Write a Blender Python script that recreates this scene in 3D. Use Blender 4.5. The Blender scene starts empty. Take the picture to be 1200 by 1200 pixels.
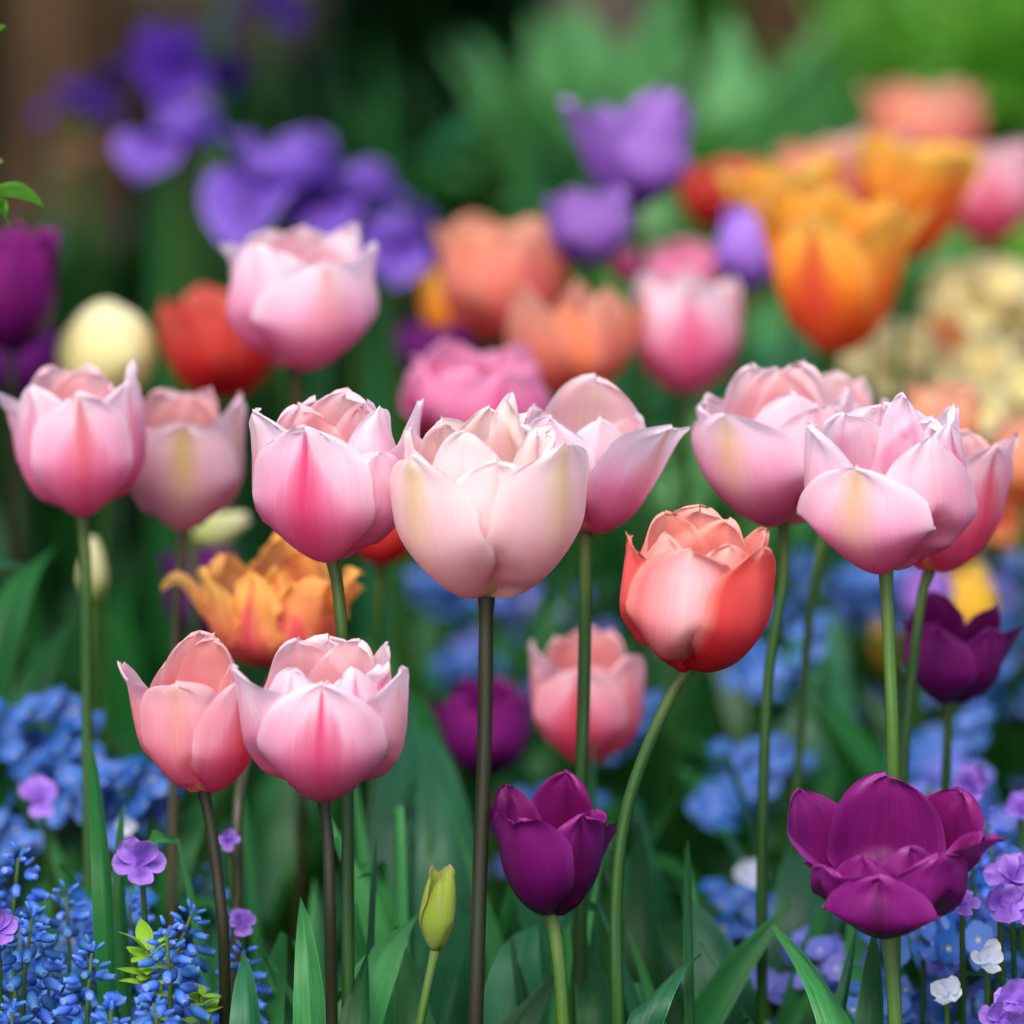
import bpy, math, random
import numpy as np
from mathutils import Vector, Matrix, noise

R = math.radians
PI = math.pi
scene = bpy.context.scene
col = scene.collection

# ------------------------------------------------------------------ camera
CAMZ, PITCH, LENS, SENS = 0.66, 11.0, 100.0, 24.0
cam_d = bpy.data.cameras.new('camera')
cam = bpy.data.objects.new('camera', cam_d)
col.objects.link(cam)
cam.location = (0, 0, CAMZ)
cam.rotation_euler = (R(90 - PITCH), 0, 0)
cam_d.lens = LENS
cam_d.sensor_width = SENS
cam_d.sensor_height = SENS
cam_d.clip_start = 0.05
cam_d.clip_end = 400
cam_d.dof.use_dof = True
cam_d.dof.focus_distance = 1.47
cam_d.dof.aperture_fstop = 3.7
cam_d.dof.aperture_blades = 0
scene.camera = cam

# ------------------------------------------------------------------ light
SUN_EL, SUN_AZ = 52, 196          # degrees; azimuth clockwise from +Y
world = bpy.data.worlds.new('World')
scene.world = world
world.use_nodes = True
wn = world.node_tree
wn.nodes.clear()
wo = wn.nodes.new('ShaderNodeOutputWorld')
wb = wn.nodes.new('ShaderNodeBackground')
sky = wn.nodes.new('ShaderNodeTexSky')
sky.sky_type = 'NISHITA'
sky.sun_disc = False
sky.sun_elevation = R(SUN_EL)
sky.sun_rotation = R(SUN_AZ)
sky.air_density = 1.0
sky.dust_density = 3.0
sky.ozone_density = 1.0
wb.inputs['Strength'].default_value = 0.12
wn.links.new(sky.outputs[0], wb.inputs[0])
wn.links.new(wb.outputs[0], wo.inputs[0])
sun_d = bpy.data.lights.new('sun', 'SUN')
sun_d.energy = 1.5
sun_d.angle = R(28)
sun_d.color = (1.0, 0.97, 0.93)
sun = bpy.data.objects.new('sun', sun_d)
col.objects.link(sun)
_d = Vector((math.sin(R(SUN_AZ)) * math.cos(R(SUN_EL)), math.cos(R(SUN_AZ)) * math.cos(R(SUN_EL)), math.sin(R(SUN_EL))))
sun.rotation_euler = _d.to_track_quat('Z', 'Y').to_euler()
sun.location = _d * 10
scene.view_settings.view_transform = 'Standard'
scene.view_settings.look = 'None'
scene.view_settings.exposure = 1.18
scene.view_settings.gamma = 1.0
scene.cycles.use_denoising = True
scene.cycles.max_bounces = 8
scene.cycles.diffuse_bounces = 4
scene.cycles.transmission_bounces = 6
scene.cycles.use_adaptive_sampling = True
scene.cycles.adaptive_threshold = 0.02

# ------------------------------------------------------------------ helpers
FWD = Vector((0, math.cos(R(PITCH)), -math.sin(R(PITCH))))
UP = Vector((0, math.sin(R(PITCH)), math.cos(R(PITCH))))
RT = Vector((1, 0, 0))
K = SENS / LENS / 1200.0


def at(px, py, d):
    return Vector((0, 0, CAMZ)) + FWD * d + RT * ((px - 600) * K * d) + UP * ((600 - py) * K * d)


def srgb(r, g, b, k=1.0):
    def f(c):
        c /= 255.0
        return (c / 12.92 if c <= 0.04045 else ((c + 0.055) / 1.055) ** 2.4) * k
    return (f(r), f(g), f(b), 1.0)


def smooth(a, b, x):
    t = max(0.0, min(1.0, (x - a) / (b - a)))
    return t * t * (3 - 2 * t)


def catmull(pts, n, dense_end=1.0):
    """n+1 samples evenly by arc length through pts (tuples or Vectors)"""
    P = [Vector(p) for p in pts]
    P = [P[0] * 2 - P[1]] + P + [P[-1] * 2 - P[-2]]
    out = []
    for i in range(1, len(P) - 2):
        for s in range(16):
            t = s / 16
            a, b, c, d = P[i - 1], P[i], P[i + 1], P[i + 2]
            out.append(0.5 * ((2 * b) + (c - a) * t + (2 * a - 5 * b + 4 * c - d) * t * t + (3 * b - a - 3 * c + d) * t ** 3))
    out.append(P[-2].copy())
    L = [0]
    for i in range(1, len(out)):
        L.append(L[-1] + (out[i] - out[i - 1]).length)
    res = []
    j = 0
    for k in range(n + 1):
        q = k / n
        q = 1 - (1 - q) ** dense_end
        s = q * L[-1]
        while j < len(L) - 2 and L[j + 1] < s:
            j += 1
        t = (s - L[j]) / max(1e-9, L[j + 1] - L[j])
        res.append((out[j].lerp(out[j + 1], min(1, max(0, t))), q))
    return res


class MB:
    def __init__(s):
        s.v, s.f, s.uv, s.mi = [], [], [], []

    def grid(s, rows, uvs, closed=False, mi=0):
        """rows: list of lists of points, same length"""
        b = len(s.v)
        n = len(rows[0])
        for r in rows:
            s.v += [tuple(p) for p in r]
        uvf = [u for r in uvs for u in r]
        for i in range(len(rows) - 1):
            for j in range(n if closed else n - 1):
                j2 = (j + 1) % n
                q = (i * n + j, i * n + j2, (i + 1) * n + j2, (i + 1) * n + j)
                s.f.append(tuple(b + k for k in q))
                s.uv += [uvf[k] for k in q]
                s.mi.append(mi)

    def poly(s, pts, uvs=None, mi=0):
        b = len(s.v)
        s.v += [tuple(p) for p in pts]
        s.f.append(tuple(range(b, b + len(pts))))
        s.uv += list(uvs) if uvs else [(0.5, 0.5)] * len(pts)
        s.mi.append(mi)

    def fan(s, c, ring, mi=0, uvc=(0.5, 0), uvr=(0.5, 1)):
        b = len(s.v)
        s.v.append(tuple(c))
        s.v += [tuple(p) for p in ring]
        n = len(ring)
        for i in range(n):
            s.f.append((b, b + 1 + i, b + 1 + (i + 1) % n))
            s.uv += [uvc, uvr, uvr]
            s.mi.append(mi)

    def tube(s, pts, rads, sides=8, mi=0, cap=True):
        rows, uvs = [], []
        n = len(pts)
        pts = [Vector(p) for p in pts]
        prev = Vector((1, 0, 0.01))
        for i, p in enumerate(pts):
            t = (pts[min(i + 1, n - 1)] - pts[max(i - 1, 0)]).normalized()
            x = (prev - t * prev.dot(t)).normalized()
            prev = x
            y = t.cross(x)
            r = rads[i] if hasattr(rads, '__len__') else rads
            rows.append([p + x * (r * math.cos(2 * PI * k / sides)) + y * (r * math.sin(2 * PI * k / sides)) for k in range(sides)])
            uvs.append([(k / sides, i / (n - 1)) for k in range(sides)])
        s.grid(rows, uvs, closed=True, mi=mi)
        if cap:
            s.poly(rows[-1], mi=mi)
            s.poly(rows[0][::-1], mi=mi)

    def mesh(s, name, mats):
        m = bpy.data.meshes.new(name)
        m.from_pydata(s.v, [], s.f)
        for mt in (mats if isinstance(mats, (list, tuple)) else [mats]):
            m.materials.append(mt)
        uvl = m.uv_layers.new(name='UVMap')
        flat = []
        for u in s.uv:
            flat += [u[0], u[1]]
        uvl.data.foreach_set('uv', flat)
        m.polygons.foreach_set('use_smooth', [True] * len(m.polygons))
        m.polygons.foreach_set('material_index', s.mi)
        m.update()
        return m

    def build(s, name, mats, parent=None):
        return add(name, s.mesh(name, mats), parent)


def add(name, mesh, parent=None, mat=None):
    o = bpy.data.objects.new(name, mesh)
    col.objects.link(o)
    if parent:
        o.parent = parent
    if mat is not None:
        o.matrix_local = mat
    return o


def thing(name, loc, label, cat, group=None):
    o = bpy.data.objects.new(name, None)
    o.empty_display_size = 0.02
    col.objects.link(o)
    o.location = loc
    o['label'] = label
    o['category'] = cat
    o['kind'] = 'thing'
    if group:
        o['group'] = group
    return o


# ------------------------------------------------------------------ node helpers
class NT:
    def __init__(s, name):
        s.m = bpy.data.materials.new(name)
        s.m.use_nodes = True
        s.t = s.m.node_tree
        s.t.nodes.clear()
        s.out = s.t.nodes.new('ShaderNodeOutputMaterial')

    def n(s, typ, **kw):
        nd = s.t.nodes.new(typ)
        for k, v in kw.items():
            setattr(nd, k, v)
        return nd

    def put(s, sock, v):
        if v is None:
            return
        if hasattr(v, 'is_output'):
            s.t.links.new(v, sock)
        else:
            sock.default_value = v

    def math(s, op, a, b=None, c=None, clamp=False):
        nd = s.n('ShaderNodeMath', operation=op, use_clamp=clamp)
        s.put(nd.inputs[0], a)
        s.put(nd.inputs[1], b)
        s.put(nd.inputs[2], c)
        return nd.outputs[0]

    def ss(s, x, a, b, lo=0.0, hi=1.0):
        nd = s.n('ShaderNodeMapRange', interpolation_type='SMOOTHSTEP')
        s.put(nd.inputs[0], x)
        for i, v in enumerate((a, b, lo, hi)):
            s.put(nd.inputs[i + 1], v)
        return nd.outputs[0]

    def mix(s, f, a, b, blend='MIX'):
        nd = s.n('ShaderNodeMix', data_type='RGBA', blend_type=blend)
        s.put(nd.inputs[0], f)
        s.put(nd.inputs[6], a)
        s.put(nd.inputs[7], b)
        return nd.outputs[2]

    def uv(s):
        nd = s.n('ShaderNodeUVMap')
        sp = s.n('ShaderNodeSeparateXYZ')
        s.t.links.new(nd.outputs[0], sp.inputs[0])
        return nd.outputs[0], sp.outputs[0], sp.outputs[1]

    def obj(s):
        return s.n('ShaderNodeObjectInfo')

    def noise(s, vec, scale, detail=3, rough=0.55, w=None):
        nd = s.n('ShaderNodeTexNoise')
        if w is not None:
            nd.noise_dimensions = '4D'
            s.put(nd.inputs['W'], w)
        s.put(nd.inputs['Vector'], vec)
        nd.inputs['Scale'].default_value = scale
        nd.inputs['Detail'].default_value = detail
        nd.inputs['Roughness'].default_value = rough
        return nd.outputs['Fac']

    def scalev(s, vec, sc):
        nd = s.n('ShaderNodeMapping')
        s.put(nd.inputs['Vector'], vec)
        nd.inputs['Scale'].default_value = sc
        return nd.outputs[0]

    def ramp(s, x, stops):
        nd = s.n('ShaderNodeValToRGB')
        e = nd.color_ramp.elements
        while len(e) < len(stops):
            e.new(0.5)
        for i, (p, c) in enumerate(stops):
            e[i].position = p
            e[i].color = c
        s.put(nd.inputs[0], x)
        return nd.outputs[0]

    def surf(s, color, rough=0.5, spec=0.3, trans=0.0, tcolor=None, bump=None, bstr=0.3, bdist=0.001, sheen=0.0):
        p = s.n('ShaderNodeBsdfPrincipled')
        s.put(p.inputs['Base Color'], color)
        s.put(p.inputs['Roughness'], rough)
        s.put(p.inputs['Specular IOR Level'], spec)
        if sheen:
            p.inputs['Sheen Weight'].default_value = sheen
            p.inputs['Sheen Roughness'].default_value = 0.4
        if bump is not None:
            bp = s.n('ShaderNodeBump')
            bp.inputs['Strength'].default_value = bstr
            bp.inputs['Distance'].default_value = bdist
            s.put(bp.inputs['Height'], bump)
            s.t.links.new(bp.outputs[0], p.inputs['Normal'])
        o = p.outputs[0]
        if trans:
            t = s.n('ShaderNodeBsdfTranslucent')
            s.put(t.inputs['Color'], tcolor if tcolor is not None else color)
            mx = s.n('ShaderNodeMixShader')
            mx.inputs[0].default_value = trans
            s.t.links.new(o, mx.inputs[1])
            s.t.links.new(t.outputs[0], mx.inputs[2])
            o = mx.outputs[0]
        s.t.links.new(o, s.out.inputs[0])
        return s.m


def petal_mat(name, base, low, mid, top, flame, stripe, rim, warm, trans=0.56, fw=0.95, vein=0.09, rough=0.6, rimw=0.55, sheen=0.0, ftop=0.1, fv=(0.0, 0.5)):
    """object colour carries the petal's own marks: R flame, G stripe, B warm inside, A unused"""
    t = NT(name)
    vec, u, v = t.uv()
    oi = t.obj()
    sep = t.n('ShaderNodeSeparateColor')
    t.t.links.new(oi.outputs['Color'], sep.inputs[0])
    fr, gr, wr = sep.outputs[0], sep.outputs[1], sep.outputs[2]
    rnd = t.math('MULTIPLY', oi.outputs['Random'], 37.0)
    au = t.math('ABSOLUTE', t.math('MULTIPLY_ADD', u, 2.0, -1.0))
    streak = t.noise(t.scalev(vec, (16, 1.1, 1)), 1.0, 3, 0.6, rnd)
    fine = t.noise(t.scalev(vec, (60, 2.0, 1)), 1.0, 2, 0.6, rnd)
    blot = t.noise(t.scalev(vec, (2.2, 2.0, 1)), 1.0, 2, 0.5, rnd)
    vv = t.math('ADD', v, t.math('MULTIPLY_ADD', streak, 0.14, -0.07))
    vv = t.math('ADD', vv, t.math('MULTIPLY_ADD', blot, 0.42, -0.21))
    c = t.ramp(vv, [(0.0, base), (0.13, low), (0.5, mid), (0.92, top)])
    # flame up the middle
    fu = t.math('ADD', au, t.math('MULTIPLY_ADD', streak, 0.36, -0.18))
    wid = t.ss(v, 0.25, 1.0, fw * 1.1, ftop)
    fm = t.math('SUBTRACT', 1.0, t.math('DIVIDE', fu, wid), clamp=True)
    fm = t.math('MULTIPLY', t.math('POWER', fm, .9), .85)
    fm = t.math('MULTIPLY', fm, t.ss(v, fv[0], fv[1]))
    fm = t.math('MULTIPLY', fm, fr, clamp=True)
    c = t.mix(fm, c, flame)
    # warm inner tone
    wm = t.math('MULTIPLY', wr, t.ss(blot, 0.2, 0.7, 0.6, 1.0), clamp=True)
    c = t.mix(wm, c, warm)
    # cream-green stripe near the tip
    sm = t.math('SUBTRACT', 1.0, t.math('DIVIDE', t.math('ADD', au, t.math('MULTIPLY_ADD', streak, 0.2, -0.1)), 0.4), clamp=True)
    sm = t.math('MULTIPLY', t.ss(sm, 0.0, 1.0), t.ss(v, 0.25, 0.85))
    sm = t.math('MULTIPLY', sm, t.math('MULTIPLY', gr, .75), clamp=True)
    c = t.mix(sm, c, stripe)
    # pale margin
    rm = t.ss(t.math('MAXIMUM', au, t.ss(v, 0.85, 1.0)), 0.72, 1.0, 0.0, rimw)
    rm = t.math('MULTIPLY', rm, t.ss(v, 0.12, 0.5))
    c = t.mix(rm, c, rim)
    spk = t.math('MULTIPLY', t.ss(t.noise(t.scalev(vec, (9, 9, 1)), 3.0, 2, 0.5, rnd), .74, .80), .35)
    c = t.mix(spk, c, flame)
    k = t.ss(fine, 0.25, 0.75, 1 - vein, 1 + vein * 0.3)
    kc = t.n('ShaderNodeCombineColor')
    t.put(kc.inputs[0], t.math('POWER', k, 0.4))
    t.put(kc.inputs[1], k)
    t.put(kc.inputs[2], t.math('POWER', k, 0.7))
    c = t.mix(1.0, c, kc.outputs[0], 'MULTIPLY')
    hgt = t.math('MULTIPLY_ADD', fine, 0.35, streak)
    return t.surf(c, rough, 0.22, trans, None, hgt, 0.16, 0.0006, sheen)


def leaf_mat(name, a, b, rim, trans=0.28, rough=0.42, spec=0.45, vein=0.25):
    t = NT(name)
    vec, u, v = t.uv()
    oi = t.obj()
    rnd = t.math('MULTIPLY', oi.outputs['Random'], 53.0)
    au = t.math('ABSOLUTE', t.math('MULTIPLY_ADD', u, 2.0, -1.0))
    ln = t.noise(t.scalev(vec, (34, 0.7, 1)), 1.0, 2, 0.6, rnd)
    bl = t.noise(t.scalev(vec, (3, 5, 1)), 1.0, 3, 0.6, rnd)
    f = t.math('ADD', t.math('MULTIPLY', bl, 0.7), t.math('MULTIPLY', oi.outputs['Random'], 0.5))
    c = t.mix(t.ss(f, 0.3, 0.9), a, b)
    c = t.mix(t.ss(ln, 0.35, 0.75, 0.0, vein), c, rim)
    c = t.mix(t.ss(au, 0.93, 1.0, 0.0, 0.55), c, rim)
    return t.surf(c, rough, spec, trans, t.mix(0.5, c, srgb(90, 170, 40)), ln, 0.4, 0.0008)


def plain_mat(name, a, b, scale=30, rough=0.5, spec=0.3, trans=0.0, bump=0.0, bdist=0.002):
    t = NT(name)
    tc = t.n('ShaderNodeTexCoord')
    nz = t.noise(tc.outputs['Object'], scale, 5, 0.6)
    oi = t.obj()
    f = t.math('ADD', t.math('MULTIPLY', nz, 0.75), t.math('MULTIPLY', oi.outputs['Random'], 0.4))
    c = t.mix(t.ss(f, 0.3, 0.85), a, b)
    return t.surf(c, rough, spec, trans, None, nz if bump else None, bump, bdist)


# ------------------------------------------------------------------ materials
S = srgb
M = {}
M['pink'] = petal_mat('pink_petal', S(224, 196, 150), S(232, 112, 164), S(243, 166, 204), S(253, 232, 240),  # pale tips, whitened further: light on the upper petals put into the colour
                      S(230, 84, 136), S(230, 214, 150), S(250, 238, 244), S(250, 190, 182))
M['palepink'] = petal_mat('pale_pink_petal', S(238, 196, 130), S(244, 188, 194), S(249, 212, 216), S(251, 230, 230),
                          S(240, 140, 150), S(226, 210, 140), S(252, 240, 238), S(252, 218, 204), vein=0.05)
M['coral'] = petal_mat('coral_petal', S(190, 16, 36), S(214, 22, 42), S(230, 40, 54), S(240, 92, 84),
                       S(250, 204, 208), S(240, 200, 170), S(248, 186, 170), S(251, 188, 172), fw=1.1, rimw=0.6, ftop=1.1, fv=(.1, .75), trans=.4)
M['blush'] = petal_mat('blush_petal', S(240, 200, 120), S(230, 88, 148), S(243, 146, 182), S(250, 208, 218),
                       S(220, 46, 88), S(250, 220, 160), S(250, 220, 222), S(248, 172, 164))
M['rose'] = petal_mat('rose_petal', S(210, 70, 130), S(236, 60, 148), S(246, 104, 180), S(251, 176, 214),
                      S(238, 40, 140), S(240, 210, 160), S(250, 190, 216), S(248, 150, 180))
M['mauve'] = petal_mat('dusky_pink_petal', S(200, 190, 140), S(212, 150, 172), S(226, 180, 196), S(242, 212, 218),
                       S(200, 110, 140), S(206, 184, 118), S(238, 214, 222), S(232, 160, 150))
M['purple'] = petal_mat('purple_petal', S(58, 10, 62), S(70, 6, 70), S(100, 12, 94), S(126, 28, 114),
                        S(70, 6, 56), S(104, 16, 80), S(146, 48, 136), S(100, 10, 66), trans=0.18, rough=0.42, rimw=0.5, vein=0.3)
M['darkpurple'] = petal_mat('dark_purple_petal', S(40, 6, 50), S(52, 6, 66), S(78, 10, 90), S(104, 24, 116),
                            S(60, 6, 60), S(90, 20, 90), S(120, 30, 126), S(80, 10, 70), trans=0.2, rimw=0.3)
M['violet'] = petal_mat('violet_petal', S(120, 80, 160), S(118, 70, 170), S(144, 96, 190), S(168, 124, 206),
                        S(124, 60, 150), S(160, 140, 210), S(178, 140, 214), S(136, 80, 176), trans=0.3)
M['iris'] = petal_mat('iris_petal', S(90, 60, 150), S(72, 42, 140), S(98, 64, 170), S(124, 92, 192),
                      S(100, 56, 140), S(170, 150, 210), S(160, 128, 212), S(120, 76, 170), trans=0.3, vein=0.2)
M['irisdark'] = petal_mat('dark_iris_petal', S(40, 20, 80), S(44, 14, 96), S(60, 22, 124), S(76, 36, 150),
                          S(30, 6, 70), S(90, 70, 130), S(90, 50, 160), S(60, 20, 90), trans=0.25)
M['orange'] = petal_mat('orange_petal', S(210, 110, 60), S(234, 106, 56), S(252, 162, 40), S(254, 208, 90),
                        S(226, 84, 60), S(252, 200, 90), S(254, 214, 120), S(252, 150, 30), rimw=0.6)
M['salmon'] = petal_mat('salmon_petal', S(224, 120, 90), S(230, 104, 104), S(243, 146, 128), S(249, 184, 156),
                        S(222, 90, 110), S(248, 190, 120), S(250, 196, 172), S(248, 156, 104))
M['peach'] = petal_mat('peach_petal', S(236, 150, 60), S(240, 140, 70), S(248, 174, 120), S(250, 200, 170),
                       S(236, 120, 70), S(250, 200, 90), S(251, 214, 180), S(250, 184, 120))
M['parrot'] = petal_mat('flamed_orange_petal', S(200, 34, 54), S(214, 50, 64), S(246, 150, 108), S(253, 208, 110),
                        S(228, 86, 106), S(244, 224, 140), S(250, 204, 110), S(244, 140, 100), vein=0.3)
M['red'] = petal_mat('red_petal', S(170, 10, 40), S(200, 18, 46), S(222, 60, 56), S(232, 106, 90),
                     S(206, 40, 50), S(230, 120, 90), S(236, 130, 110), S(222, 70, 60), rimw=0.4)
M['yellow'] = petal_mat('yellow_petal', S(230, 180, 40), S(238, 192, 40), S(246, 208, 60), S(250, 220, 90),
                        S(236, 170, 30), S(240, 220, 90), S(252, 228, 120), S(240, 180, 40))
M['cream'] = petal_mat('cream_petal', S(226, 200, 110), S(236, 226, 160), S(244, 238, 184), S(250, 246, 212),
                       S(232, 205, 120), S(226, 170, 40), S(250, 244, 206), S(240, 220, 140), vein=0.06)
M['ivorybud'] = petal_mat('ivory_bud_petal', S(120, 160, 60), S(176, 190, 110), S(214, 214, 160), S(232, 230, 190),
                          S(180, 196, 110), S(170, 190, 90), S(236, 232, 200), S(210, 210, 150), vein=0.08)
M['budgreen'] = petal_mat('green_bud_petal', S(120, 140, 70), S(176, 190, 110), S(180, 204, 90), S(200, 214, 96),
                          S(168, 200, 66), S(160, 190, 60), S(206, 186, 150), S(170, 190, 80), rimw=0.8)
M['tealbud'] = petal_mat('pale_green_bud_petal', S(60, 120, 80), S(76, 140, 104), S(94, 156, 122), S(110, 166, 130), S(80, 140, 100), S(90, 150, 110), S(120, 170, 140), S(90, 150, 110))
M['white'] = petal_mat('white_petal', S(200, 200, 230), S(214, 222, 244), S(232, 238, 250), S(244, 246, 252),
                       S(220, 228, 248), S(240, 240, 240), S(248, 248, 252), S(236, 238, 246), vein=0.05)
M['lilac'] = petal_mat('lilac_petal', S(100, 60, 160), S(130, 80, 190), S(154, 106, 208), S(176, 134, 222),
                       S(80, 40, 150), S(160, 140, 230), S(172, 140, 236), S(150, 90, 200), trans=0.3)
M['brownpetal'] = plain_mat('withered_petal', S(92, 66, 50), S(140, 100, 80), 60, 0.8, 0.1, 0.2)

M['leaf'] = leaf_mat('tulip_leaf', S(4, 50, 16), S(22, 94, 34), S(70, 138, 84), spec=.28)
M['leafblue'] = leaf_mat('bluish_leaf', S(10, 60, 38), S(34, 104, 66), S(90, 150, 112), spec=.3)
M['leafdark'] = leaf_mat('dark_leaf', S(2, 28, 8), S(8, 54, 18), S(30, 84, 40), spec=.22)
M['leafbright'] = leaf_mat('bright_leaf', S(96, 176, 44), S(150, 214, 84), S(170, 224, 130), trans=0.45)
M['leafpale'] = leaf_mat('pale_leaf', S(84, 160, 84), S(140, 204, 130), S(170, 220, 160), trans=0.35)
M['leafmid'] = leaf_mat('fresh_tulip_leaf', S(24, 104, 40), S(66, 150, 76), S(120, 184, 130), spec=.35)
M['leaflime'] = leaf_mat('lime_leaf', S(120, 170, 20), S(150, 196, 40), S(180, 220, 90), trans=0.4)


def stem_mat(name, a, b, c2):
    t = NT(name)
    vec, u, v = t.uv()
    nz = t.noise(t.scalev(vec, (14, 7, 1)), 1.0, 3, 0.6, t.math('MULTIPLY', t.obj().outputs['Random'], 11.0))
    c = t.mix(t.ss(nz, 0.3, 0.7), a, b)
    c = t.mix(t.ss(v, 0.9, 1.0, 0.0, 0.5), c, c2)
    fine = t.noise(t.scalev(vec, (40, 160, 1)), 1.0, 2, 0.6)
    return t.surf(c, 0.42, 0.4, 0.0, None, fine, 0.35, 0.0004)


M['stem'] = stem_mat('green_stem', S(22, 56, 10), S(42, 80, 22), S(96, 112, 50))
M['stembrown'] = stem_mat('brownish_stem', S(40, 50, 20), S(62, 50, 32), S(90, 80, 50))
M['stemdark'] = stem_mat('dark_stem', S(24, 40, 10), S(40, 30, 18), S(44, 48, 20))
M['stemlight'] = stem_mat('light_green_stem', S(50, 86, 26), S(76, 108, 42), S(110, 130, 70))
M['stamen'] = plain_mat('stamen', S(90, 80, 40), S(180, 160, 60), 200, 0.7)


# ------------------------------------------------------------------ petals
def petal_mb(a, H, spec, rng, hi=True):
    """a = half width of the cup, H = height. Returns MB in the head frame (z up, azimuth 0 = -Y)."""
    g = spec.get
    h = g('h', 1.0)
    bel = g('b', 1.0)
    op = g('op', 0.8)
    fr0 = g('fr', 0.0)
    lay = g('lay', 1.0)
    w = g('w', 0.8) * a * 1.08
    ru = g('ru', 0.045) * a * (.62 if fr0 else .5)
    idx = g('idx', 0)
    lay = 1 - .04 * idx if 'idx' in spec else lay
    pt = g('pt', 0.3)
    curl = g('curl', 0.0)
    cup = g('cup', 1.0)
    nu, nv = (20, 26) if hi else (12, 15)
    pr = [(0.04 * a, 0.0), (0.36 * a * bel * lay, 0.012 * H + 0.02 * H * (1 - lay)), (0.72 * a * bel * lay, 0.14 * H),
          (0.955 * a * bel * lay, 0.37 * H * min(1, h * 1.1)),
          ((0.56 * bel + 0.44 * op) * a * lay * 1.0, 0.71 * H * h), (op * a * lay, H * h)]
    if g('ball'):
        pr = [(0.05 * a, 0), (.5 * a * lay, .03 * H), (.88 * a * lay, .2 * H), (1.0 * a * lay, .48 * H), (.86 * a * lay, .75 * H), (.5 * a * lay, .95 * H * h), (op * a * lay * .3, H * h)]
    if curl:
        pr.append((op * a * lay + curl * a, H * h + 0.02 * H - abs(curl) * H * 0.25))
    prof = catmull([(p[0], p[1], 0) for p in pr], nv, 1.35)
    az = R(g('az', 0))
    er = Vector((math.sin(az), -math.cos(az), 0))
    et = Vector((math.cos(az), math.sin(az), 0))
    ez = Vector((0, 0, 1))
    ph = [rng.uniform(0, 6.28) for _ in range(6)]
    lean = g('lean', 0.0)
    seed = rng.uniform(0, 100)
    rows, uvs = [], []
    vm = 0.54
    fr = g('fr', 0.0)
    for i, (p, v) in enumerate(prof):
        q0 = prof[max(0, i - 1)][0]
        q1 = prof[min(nv, i + 1)][0]
        T = (q1 - q0).normalized()
        nin = er * (-T.y) + ez * (T.x)
        if v < vm:
            f = 0.34 + 0.66 * math.sin(PI / 2 * v / vm) ** 0.9
        else:
            x = (v - vm) / (1 - vm)
            f = max(0.0, 1 - x ** (3.2 - 1.1 * pt)) ** (0.47 + 0.4 * pt)
        f = max(f, 0.015)
        Rc = max(p.x, 0.30 * a) * ((0.92 + 0.45 * v * v) if idx == 0 else (.88 + .12 * v * v)) * cup
        row, ur = [], []
        for j in range(nu + 1):
            u = -1 + 2 * j / nu
            su = 1 if u > 0 else -1
            jag = 1 + ((0.06 + fr) * noise.noise(Vector((seed, v * (4 + 10 * (fr > 0)), su * 3.0))) + .035 * noise.noise(Vector((seed + 9, v * 16, su * 3.0)))) * smooth(0.3, 0.8, v)
            s = u * w * f * jag
            ang = max(-1.7, min(1.7, s / Rc))
            lat = Rc * math.sin(ang)
            inn = Rc * (1 - math.cos(ang))
            d = ru * abs(u) ** 1.6 * smooth(0.2, 1, v) * math.sin(v * 7 + ph[0] + su * 1.3 + u)
            d += ru * 0.9 * noise.noise(Vector((u * 1.4 + seed, v * 2.6, 0)))
            d += ru * 0.9 * smooth(0.7, 1.0, v) * math.sin(u * 5 + ph[1])
            d += .016 * a * abs(u) ** 3 * math.sin(v * 17 + ph[2] + su) * smooth(.25, .6, v) + .02 * a * smooth(.8, 1, v) * math.sin(u * 9 + ph[3])
            if fr:
                d += fr * a * 0.35 * abs(u) ** 1.2 * noise.noise(Vector((u * 3 + seed, v * 7, 4)))
            d -= 0.022 * a * math.exp(-(u / 0.2) ** 2) * smooth(0.15, 0.6, v) * (1 - smooth(.72, .98, v)) * g('rib', 1.0)
            d += (.05 * a * u * u * smooth(.1, .6, v) if idx else 0) + idx * .010 * a * (1 - smooth(0, .35, v)) - .022 * a * u * smooth(.1, .5, v)
            d -= .05 * a * smooth(.86, 1, v) * g('lip', 1.0)
            tipz = g('nt', 0.05) * H * smooth(0.78, 1, v) * (noise.noise(Vector((u * 2.5, seed, 1.7))) + .4 * noise.noise(Vector((u * 8, seed, 5.7))))
            pos = er * p.x + ez * p.y + et * (lat + lean * a * v * v) + nin * (inn + d) + ez * tipz
            row.append(pos)
            ur.append(((u + 1) / 2, v))
        rows.append(row)
        uvs.append(ur)
    m = MB()
    m.grid(rows, uvs)
    return m


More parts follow.
